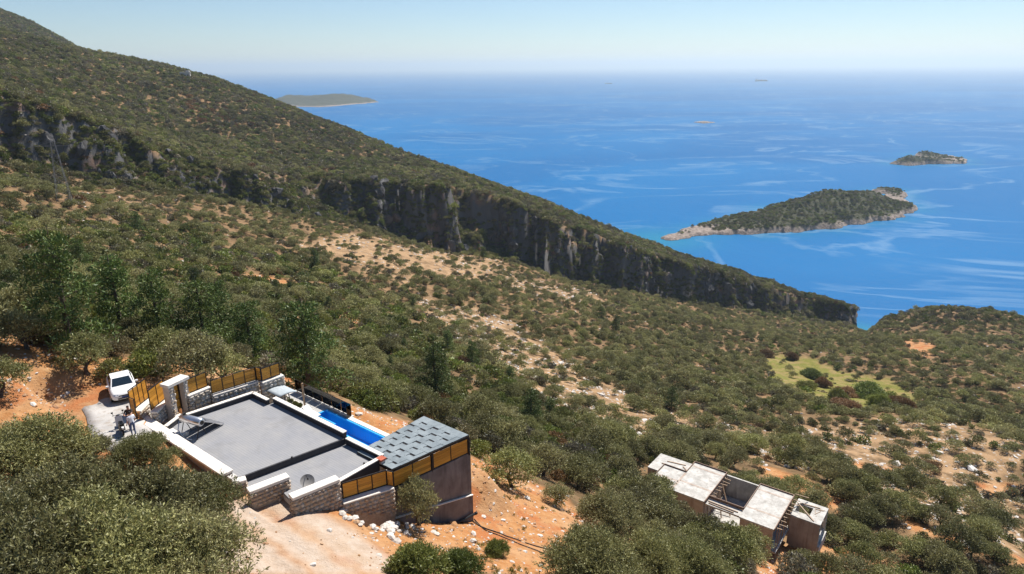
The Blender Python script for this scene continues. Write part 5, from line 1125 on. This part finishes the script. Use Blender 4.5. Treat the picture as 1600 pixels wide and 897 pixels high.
# ------------------------------------------------------------------ people
def person(x, y, rz, label, top_m, leg_m, raise_arm, sc_=1.0):
    t = thing('person', (x, y, DZ(x, y) + CAMZ), rz, label, 'person')
    J = [(0, 0, .95, .125), (0, 0, 1.15, .125), (.01, 0, 1.36, .14), (.02, 0, 1.47, .06), (.04, 0, 1.56, .085), (.045, 0, 1.66, .095), (.035, 0, 1.72, .07)]; E = [(0, 1), (1, 2), (2, 3), (3, 4), (4, 5), (5, 6)]
    def chain(root, pts):
        last = root
        for p in pts: J.append(p); E.append((last, len(J) - 1)); last = len(J) - 1
        return last
    for s_ in (-1, 1):
        chain(0, [(0, s_ * .10, .88, .10), (.03, s_ * .11, .50, .065), (-.02, s_ * .11, .10, .042), (.02, s_ * .11, .045, .04), (.14, s_ * .13, .03, .032)])
        el, wr = ((.26, s_ * .22, 1.22), (.48, s_ * .12, 1.28)) if raise_arm else ((-.02, s_ * .26, 1.12), (.12, s_ * .24, .90))
        w_ = chain(2, [(.0, s_ * .19, 1.38, .062), (*el, .045), (*wr, .032)]); el, wr = np.array(el), np.array(wr); d = unit(wr - el); sd = unit(np.cross(d, [0, 0, 1]))
        pm = wr + d * .07; pi = chain(w_, [(*pm, .033)])
        for k, (o_, ln) in enumerate(((-.03, .07), (-.01, .085), (.01, .08), (.03, .06))): chain(pi, [(*(pm + d * .03 + sd * o_), .010), (*(pm + d * (.03 + ln * .6) + sd * o_ - np.array([0, 0, .01])), .009), (*(pm + d * (.03 + ln) + sd * o_ - np.array([0, 0, .03])), .008)])
        chain(w_, [(*(wr + d * .03 + sd * .04), .011), (*(wr + d * .07 + sd * .065), .009)])
    me = bpy.data.meshes.new('body'); me.from_pydata([j[:3] for j in J], E, []); o = link('body', me, t)
    md = o.modifiers.new('skin', 'SKIN'); 
    if not me.skin_vertices: me.skin_vertices.new() if hasattr(me.skin_vertices, 'new') else None
    if me.skin_vertices:
        for k, j in enumerate(J): me.skin_vertices[0].data[k].radius = (j[3], j[3]); me.skin_vertices[0].data[k].use_root = (k == 0)
    o.modifiers.new('sub', 'SUBSURF').levels = 1; o.modifiers[-1].render_levels = 1
    dg = bpy.context.evaluated_depsgraph_get(); ev = o.evaluated_get(dg); bm = bmesh.new(); bm.from_mesh(ev.to_mesh()); ev.to_mesh_clear(); o.modifiers.clear()
    nm = bpy.data.meshes.new('body')
    for m in (M_SKIN, top_m, leg_m, M_HAIR, M_BLACK): nm.materials.append(m)
    for f in bm.faces:
        c = f.calc_center_median(); f.smooth = True
        arm = (abs(c.y) > .165 and c.z > .8 and c.z < 1.45) or c.x > .17 and c.z > .8
        f.material_index = 4 if c.z < .08 else 2 if c.z < .97 and not arm else 3 if c.z > 1.67 or (c.z > 1.56 and c.x < .03) else 0 if c.z > 1.46 or (arm and (c.x > .2 or abs(c.y) > .27 or c.z < 1.15)) else 1
    bm.to_mesh(nm); bm.free(); o.data = nm
    fc = MB(); 
    for s_ in (-1, 1): fc.box(.125, .135, s_ * .035 - .012, s_ * .035 + .012, 1.615, 1.625)
    fc.build('eye', M_BLACK, o); MB().add([(.125, -.015, 1.575), (.125, .015, 1.575), (.155, 0, 1.58), (.125, 0, 1.62)], [(0, 1, 2), (0, 2, 3), (1, 3, 2)]).build('nose', M_SKIN, o); MB().box(.12, .132, -.025, .025, 1.545, 1.553).build('mouth', M_RED, o)
    t.scale = (sc_,) * 3; return t
ax_, ay_ = at_z(195, 672, -21.75)[:2]; bx_, by_ = at_z(207, 676, -21.75)[:2]
person(ax_ + .25, ay_ + .35, R(-75), 'person in a dark top with arms raised standing behind the scooter', M_DSHIRT, M_BLUEJ, True)
person(bx_ + .1, by_ - .05, R(150), 'person in a white shirt and jeans standing beside the scooter', M_WSHIRT, M_BLUEJ, False, .98)

# ------------------------------------------------------------------ half-built concrete house
b = HF2.thing('half_built_house', (11, -4, -56), 'half-built concrete house with flat slabs and timber formwork on the lower slope', 'house')
def sl(a0, a1, c0, c1, zt, th, nm, m): return mb(b).box(a0, a1, c0, c1, zt - th, zt).build(nm, m, b)
ZS = -51.6
sl(0, 5.55, -4.2, 0, -52.02, .22, 'roof_slab', M_SLAB)
sl(1.9, 5.0, -8.25, -3.0, ZS, .22, 'roof_slab', M_SLAB); sl(5.02, 9.4, -7.8, -.08, ZS - .004, .22, 'roof_slab', M_SLAB); sl(13.9, 18.0, -8.2, -.05, ZS, .22, 'roof_slab', M_SLAB); sl(9.42, 13.88, -7.6, -6.25, ZS - .35, .22, 'roof_slab', M_SLAB)
sl(9.3, 14.0, -6.2, -.4, -54.7, .2, 'floor_slab', M_SLAB); sl(13.9, 18.4, -7.8, -.3, -54.9, .22, 'floor_slab', M_SLAB)
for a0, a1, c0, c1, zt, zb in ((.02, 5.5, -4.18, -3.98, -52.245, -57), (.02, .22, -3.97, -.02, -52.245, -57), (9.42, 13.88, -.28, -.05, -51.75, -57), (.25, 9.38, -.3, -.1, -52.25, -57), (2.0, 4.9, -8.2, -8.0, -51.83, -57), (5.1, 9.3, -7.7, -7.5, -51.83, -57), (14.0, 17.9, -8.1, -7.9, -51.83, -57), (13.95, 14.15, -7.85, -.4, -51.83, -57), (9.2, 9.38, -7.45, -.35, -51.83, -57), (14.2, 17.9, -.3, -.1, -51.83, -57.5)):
    mb(b).box(a0, a1, c0, c1, zb, zt).build('wall', M_SLAB if a0 == 9.42 else M_RAW, b)  # open bay's shaded rear wall: its brightness is put into the paler concrete
for p, q, z in (((1.9, -8.3), (1.9, -3.0), ZS), ((1.9, -2.96), (5.0, -2.96), ZS), ((5.0, -2.96), (5.0, -.05), ZS), ((5.0, -.03), (9.45, -.03), ZS), ((9.45, -.03), (9.45, -7.8), ZS), ((9.45, -6.22), (13.85, -6.22), ZS - .1), ((13.85, -6.3), (13.85, .0), ZS), ((13.85, .0), (18.05, .0), ZS), ((18.05, .0), (18.05, -8.25), ZS), ((1.9, -8.32), (5.0, -8.32), ZS)):
    mb(b).bar((*p, z + .0), (*q, z + .0), .09, .34).build('formwork', M_FORM if p[0] != 13.85 or True else M_TIMBER, b)
for p, q in (((5.01, -3.2), (5.01, -8.0)), ((1.95, -5.6), (5.0, -5.6)), ((5.1, -5.2), (9.4, -5.2)), ((5.1, -1.0), (9.4, -1.0)), ((13.95, -1.2), (18, -1.2)), ((13.95, -5.6), (18, -5.6))):
    mb(b).bar((*p, ZS + .002), (*q, ZS + .002), .30, .012).build('beam_strip', M_RAW, b)
# right block: roof with a square opening, pillars and side wall
zb_ = -52.95; B = mb(b)
for a0, a1, c0, c1 in ((18.25, 18.55, -2.2, 1.9), (20.3, 21.85, -2.2, 1.9), (18.55, 20.3, .8, 1.9), (18.55, 20.3, -2.2, -1.0)): B.box(a0, a1, c0, c1, zb_ - .2, zb_)
B.build('garage_slab', M_SLAB, b)
mb(b).box(18.3, 21.8, -2.15, -1.95, -57.2, zb_ - .203).build('garage_wall', M_RAW, b); mb(b).box(18.28, 18.5, -1.94, 1.85, -57.2, zb_ - .203).build('garage_wall', M_RAW, b); mb(b).box(18.52, 21.55, 1.65, 1.85, -57.2, zb_ - 1.9).build('garage_wall', M_RAW, b)
for a, c in ((21.68, -1.78), (21.68, 1.7)): mb(b).box(a - .14, a + .14, c - .14, c + .14, -57.4, zb_ - .203).build('pillar', M_SLAB, b)
mb(b).box(18.5, 22.0, -1.9, 1.9, -57.6, -56.3).build('garage_floor', M_SLAB, b); mb(b).box(21.5, 21.7, -1.6, 1.5, -56.3, -55.8).build('garage_sill', M_SLAB, b)
def stick(p, q, w=.07, nm='timber_prop', cat='timber', lb=None, gr=None, m=PLANK):
    p = np.array(HF2.w(*p)); q = np.array(HF2.w(*q)); d = q - p; L = np.linalg.norm(d); o = bpy.data.objects.new(nm, m); COL.objects.link(o); o.location = (p + q) / 2; o.rotation_euler = Vector(d).to_track_quat('X', 'Z').to_euler(); o.scale = (L, w, w * .7); return tag(o, lb, cat, gr)
rs_ = random.Random(5)
for k in range(9):
    c = -.6 - k * .75; stick((9.6, c, -54.6), (9.55 + rs_.uniform(-.1, .3), c + rs_.uniform(-.2, .2), -51.9), .08, lb='upright timber prop along the left side of the open bay', gr='props of the open bay')
for k in range(10):
    c = -.6 - k * .78; stick((18.25, c, -54.8), (18.15 + rs_.uniform(0, .25), c + rs_.uniform(-.2, .2), -51.85), .08, lb='upright timber prop under the slab edge beside the garage block', gr='props beside the garage block')
for k in range(9):
    c = -.5 - k * .85; stick((17.9, c, ZS - .28), (18.75 + rs_.uniform(-.2, .3), c + rs_.uniform(-.15, .15), ZS - .25), .10, 'formwork_joist', lb='short timber joist jutting from the slab edge beside the garage block', gr='joists beside the garage block')
for k in range(7):
    c = -.9 - k * .8; stick((9.3, c, ZS - .28), (10.2 + rs_.uniform(-.2, .3), c + rs_.uniform(-.15, .15), ZS - .25), .10, 'formwork_joist', lb='short timber joist jutting into the open bay', gr='joists of the open bay')
for p, q, lb in (((9.9, -2.8, -51.8), (11.8, -4.6, -54.6), 'long timber leaning steeply into the open bay, upper one'), ((9.8, -3.6, -51.8), (11.0, -5.6, -54.6), 'long timber leaning into the open bay, lower one'), ((11.2, -2.0, -54.6), (13.2, -2.6, -54.6), 'timber lying flat on the floor of the open bay'), ((1.6, -1.4, -51.97), (4.1, -.9, -51.97), 'longest dark plank on the upper left slab'), ((1.2, -2.3, -51.97), (3.0, -2.2, -51.97), 'short plank beside the formwork on the upper left slab'), ((3.9, -1.4, -51.97), (5.0, -2.3, -51.97), 'crooked plank near the corner of the upper left slab'),
                 ((18.7, .9, zb_ + .06), (21.0, 1.2, zb_ + .06), 'long plank on the back edge of the garage roof'), ((18.4, .6, zb_ + .2), (21.0, -1.9, zb_ + .06), 'plank lying diagonally across the garage roof opening'), ((18.1, .3, ZS + .1), (19.4, 2.0, ZS - .9), 'plank propped against the back of the garage roof'),
                 ((17.6, -2.4, -56.9), (18.3, -1.2, -53.9), 'pale plank leaning against the garage wall, nearest the corner'), ((17.2, -2.8, -56.9), (18.2, -1.6, -54.2), 'plank leaning against the garage wall, second from the corner'), ((16.9, -3.4, -57.0), (18.1, -2.0, -54.4), 'plank leaning against the garage wall, third from the corner'), ((16.6, -3.0, -57.0), (18.0, -2.6, -55.0), 'lowest leaning plank below the slab edge'),
                 ((9.6, -6.9, ZS - .28), (13.4, -7.0, ZS - .28), 'dark plank bundle on the narrow front ledge, upper'), ((9.8, -7.3, ZS - .28), (13.0, -7.4, ZS - .28), 'dark plank bundle on the narrow front ledge, lower')):
    stick(p, q, .13, 'plank', 'plank', lb)
for k in range(6): stick((20.6 + rs_.uniform(-.2, .8), rs_.uniform(-1.5, 1.5), zb_ + .05), (20.9 + rs_.uniform(-.2, .8), rs_.uniform(-1.5, 1.5) * .8, zb_ + .05), .05, 'wood_scrap', 'scrap', 'small wood scrap scattered on the garage roof', 'wood scraps on the garage roof')

# ------------------------------------------------------------------ stones, hoses
def rock_at(px, py, s_, meshes, label, nm='boulder', group=None, sink=.25):
    x, y, z = G(px, py); o = link(nm, random.choice(meshes)); o.location = (x, y, z + CAMZ + s_ * (.4 - sink)); o.scale = (s_ * random.uniform(.8, 1.3), s_ * random.uniform(.8, 1.2), s_ * random.uniform(.7, 1.0)); o.rotation_euler = (random.uniform(-.3, .3), random.uniform(-.3, .3), random.uniform(0, 6)); return tag(o, label, 'rock', group)
for px_, py_, s_, lb in ((409, 772, .62, 'ochre boulder in front of the rubble wall, left of the pair'), (440, 777, .48, 'ochre boulder in front of the rubble wall, right of the pair'), (580, 806, .40, 'ochre rock at the top of the white stone heap'), (558, 818, .38, 'ochre rock inside the white stone heap')): rock_at(px_, py_, s_, ORK, lb)
for px_, py_, s_, lb in ((632, 805, .42, 'single white rock at the foot of the rubble wall'), (683, 836, .38, 'white rock below the wispy young tree'), (740, 836, .42, 'white rock on the orange soil, upper of two'), (739, 847, .46, 'flat white rock on the orange soil, lower of two'), (515, 830, .35, 'grey rock at the edge of the track')): rock_at(px_, py_, s_, WRK, lb)
for k in range(120):
    f_ = random.random(); px_ = 538 + f_ * 92 + random.gauss(0, 9); py_ = 793 + f_ * 40 + random.gauss(0, 6); rock_at(px_, py_, random.uniform(.25, .55), WRK, 'white stone in the heap beside the track', 'white_stone', 'white stones heaped beside the track')
def hose(pts, r, label, nm='hose'):
    P = [G(*p) for p in pts]; Q = []
    for i in range(len(P) - 1):
        for f_ in np.linspace(0, 1, 7)[:-1]:
            x = P[i][0] * (1 - f_) + P[i + 1][0] * f_; y = P[i][1] * (1 - f_) + P[i + 1][1] * f_; Q.append((x + .04 * math.sin(i * 3 + f_ * 6), y, float(ground(x, y)) + CAMZ + r * 1.5))
    o = MB().tube(Q, r, 6).build(nm, M_BLACK, None, True); tag(o, label, 'hose')
hose([(738, 815), (755, 825), (790, 838), (840, 855), (890, 867)], .035, 'upper black hose crossing the orange soil'); hose([(741, 812), (760, 830), (810, 850), (870, 873)], .03, 'lower black hose crossing the orange soil')
hose([(540, 792), (575, 783), (600, 790), (625, 803)], .04, 'black hose looping below the rubble wall'); hose([(416, 776), (432, 774), (446, 782)], .03, 'short black hose between the ochre boulders')
def gravel(name, label, meshes, X_, Y_, Z_, S_, tall=(.5, .9)):
    lib = bpy.data.collections.new(name + '_library')
    for k, m in enumerate(meshes): lib.objects.link(bpy.data.objects.new(f'{name}_{k}', m))
    n = len(X_); me = bpy.data.meshes.new(name); me.vertices.add(n); me.vertices.foreach_set('co', np.stack([X_, Y_, Z_ + CAMZ], -1).astype(np.float32).ravel())
    me.attributes.new('variant', 'INT', 'POINT').data.foreach_set('value', rng.integers(0, len(meshes), n).astype(np.int32)); s3 = np.stack([S_ * rng.uniform(.8, 1.5, n), S_ * rng.uniform(.8, 1.3, n), S_ * rng.uniform(*tall, n)], -1).astype(np.float32)
    me.attributes.new('size', 'FLOAT_VECTOR', 'POINT').data.foreach_set('vector', s3.ravel()); me.attributes.new('turn', 'FLOAT_VECTOR', 'POINT').data.foreach_set('vector', (rng.uniform(-3, 3, (n, 3)) * np.array([.15, .15, 1])).astype(np.float32).ravel())
    o = link(name, me); tag(o, label, 'stones', kind='stuff')
    for q in lib.objects: q.parent = o
    t = bpy.data.node_groups['olive_grove'].copy(); t.name = name
    for nd in t.nodes:
        if nd.bl_idname == 'GeometryNodeCollectionInfo': nd.inputs['Collection'].default_value = lib
    o.modifiers.new('stones', 'NODES').node_group = t
gx_, gy_, gz_ = cast(60000, 20, 75, -45, 45); gpx, gpy = project(gx_, gy_, gz_); gz2 = zones(gpx, gpy, gx_, gy_); ga_, gc_ = to_ac(gx_, gy_)
kp = (rng.random(len(gx_)) < (.40 * gz2['soil'] + .15 * gz2['track'] + .3 * gz2['rocky'] + .9 * union(gpx, gpy, [[(440, 788), (540, 798), (640, 830), (620, 852), (520, 832), (450, 802)], [(0, 590), (110, 600), (150, 620), (60, 640)]], 5))) & ~rect(ga_, gc_, -3.6, 15.6, -7.0, 6.2, .1).astype(bool) & ~((ga_ < -2) & (ga_ > -9) & (gc_ < -4.5) & (gc_ > -9))
gravel('loose_stones', 'small loose stones strewn over the soil and track', ORK[:3] + WRK[:2], gx_[kp], gy_[kp], gz_[kp], rng.gamma(1.6, .065, kp.sum()) + .03)
gx_, gy_, gz_ = cast(90000, 75, 420, -35, 45); gpx, gpy = project(gx_, gy_, gz_); gz2 = zones(gpx, gpy, gx_, gy_)
kp = (rng.random(len(gx_)) < (.55 * gz2['rocky'] + .2 * gz2['pale'] + .05)) & (fbm(gx_ / 8, gy_ / 8, 3, 81) > .0) & (gz2['meadow'] < .4)
gravel('terrace_rocks', 'pale limestone rocks strewn over the stony terraces', WRK, gx_[kp], gy_[kp], gz_[kp], rng.gamma(2.0, .22, kp.sum()) + .15)
gravel('crag_rocks', 'broken grey limestone crags along the foot of the ridge', CRAGS, *CR, tall=(1.0, 1.9))
# grass tufts near the lower edge
tuft = []
rs2 = np.random.default_rng(9); P0 = np.zeros((60, 3)); P0[:, :2] = rs2.normal(0, .12, (60, 2)); Vt, Ft = leaf_quads(P0, np.array([0, 0, 1.]) + rs2.normal(0, .35, (60, 3)), .35, .03, rs2); TUFT = mesh_np('tuft', Vt, Ft, mats=[M_LIME])
gx_, gy_, gz_ = cast(26000, 20, 80, -45, 45); gpx, gpy = project(gx_, gy_, gz_); ga_, gc_ = to_ac(gx_, gy_); gt = union(gpx, gpy, [[(690, 850), (760, 845), (840, 897), (640, 897)], [(60, 560), (170, 590), (330, 592), (200, 560)], [(320, 870), (430, 885), (430, 897), (300, 897)]], 6)
kp = (rng.random(len(gx_)) < .03 + .5 * gt) & ~rect(ga_, gc_, -3.6, 15.6, -7.0, 9, .1).astype(bool) & ~((ga_ < -2) & (ga_ > -10) & (gc_ < -4) & (gc_ > -10)) & (fbm(gx_ / 2, gy_ / 2, 2, 5) > -.05) & (zones(gpx, gpy, gx_, gy_)['track'] < .3)
gravel('grass_tufts', 'thin spring grass tufts on the soil near the track', [TUFT], gx_[kp], gy_[kp], gz_[kp], rng.uniform(.4, 1.0, kp.sum()))

# ------------------------------------------------------------------ far things
x, y, z = G(290, 121); fh = thing('ridge_house', (x, y, z + CAMZ), R(20), 'small pale house on the ridge skyline', 'house')
MB().box(-4.5, 4.5, -3.5, 3.5, -3, 4.5).build('wall', M_PLASTER, fh); MB().box(-5, 5, -4, 4, 4.503, 4.9).build('roof', M_WHITE, fh); MB().box(1, 4.2, -3, 2, 4.903, 6.5).build('roof_room', M_PLASTER, fh)
for k in (-2.6, 0, 2.6): MB().box(k - .6, k + .6, -3.56, -3.503, 1, 2.6).build('window', M_CGLASS, fh)
x, y, z = G(102, 318); py_ = thing('power_pylon', (x, y, z + CAMZ), R(25), 'lattice power pylon with one crossarm in front of the crags at the left', 'pylon'); Hp = 19.0
M_GALV = simple('galvanised_steel', (.22, .22, .23), .5, .4, .1)
def leg(sx_, sy_, z_): w_ = 1.9 - 1.45 * min(z_ / Hp, 1); return np.array([sx_ * w_, sy_ * w_, z_])
for sx_ in (-1, 1):
    for sy_ in (-1, 1): MB().bar(leg(sx_, sy_, -.5), leg(sx_, sy_, Hp), .10).build('leg', M_GALV, py_)
B = MB(); zs_ = np.linspace(0, Hp, 11)
for i in range(10):
    for (a_, b_), (c_, d_) in (((-1, -1), (1, -1)), ((1, -1), (1, 1)), ((1, 1), (-1, 1)), ((-1, 1), (-1, -1))): B.bar(leg(a_, b_, zs_[i]), leg(c_, d_, zs_[i + 1]), .045); B.bar(leg(c_, d_, zs_[i]), leg(a_, b_, zs_[i + 1]), .045)
B.build('bracing', M_GALV, py_)
B = MB(); B.bar((-5, 0, 17.3), (5, 0, 17.3), .1); B.bar((-5, 0, 17.3), (0, 0, 18.6), .06); B.bar((5, 0, 17.3), (0, 0, 18.6), .06); B.build('crossarm', M_GALV, py_)
for k in (-4.8, -2.4, 2.4, 4.8): MB().tube([(k, 0, 17.2), (k, 0, 15.8)], .08, 6).build('insulator', M_CGLASS, py_)
def ship(px_, py_2, L, rz, label):
    q = seapt(px_, py_2); t = thing('cargo_ship', (q[0], q[1], 0), rz, label, 'ship'); h = L / 2; w_ = L * .075
    MB().prism([(-h, -w_), (h * .8, -w_), (h, 0), (h * .8, w_), (-h, w_)], -3, L * .055).build('hull', simple('ship_hull', (.05, .055, .07), .6), t); MB().box(-h * .92, -h * .72, -w_ * .9, w_ * .9, L * .0555, L * .16).build('bridge', M_WHITE, t)
    for k in range(6): MB().box(-h * .62 + k * h * .23, -h * .62 + k * h * .23 + h * .2, -w_ * .85, w_ * .85, L * .0555, L * .055 + L * (.045 if k % 2 else .06)).build('container_stack', [M_RAW, M_CONC, M_RED][k % 3], t)
ship(1190, 127, 170, R(8), 'cargo ship on the horizon to the right'); ship(951, 131, 90, R(-5), 'tiny ship near the middle of the horizon')

# ------------------------------------------------------------------ haze
def haze():
    n = N('haze_air'); v = n.n('ShaderNodeVolumePrincipled'); v.inputs['Color'].default_value = (.72, .87, 1.0, 1); v.inputs['Density'].default_value = 8e-5; v.inputs['Anisotropy'].default_value = .4
    n.l(v.outputs[0], n.out.inputs['Volume'])
    a, b, z0, z1 = 95000, 95000, -60, 420
    V = [(x, y, z) for z in (z0, z1) for x, y in ((-a, -2000), (a, -2000), (a, b), (-a, b))]
    o = link('haze', mesh_np('haze', V, [(0, 3, 2, 1), (4, 5, 6, 7), (0, 1, 5, 4), (1, 2, 6, 5), (2, 3, 7, 6), (3, 0, 4, 7)], mats=[n.m])); tag(o, 'thin pale sea haze over the whole coast', 'haze', kind='stuff')
haze()
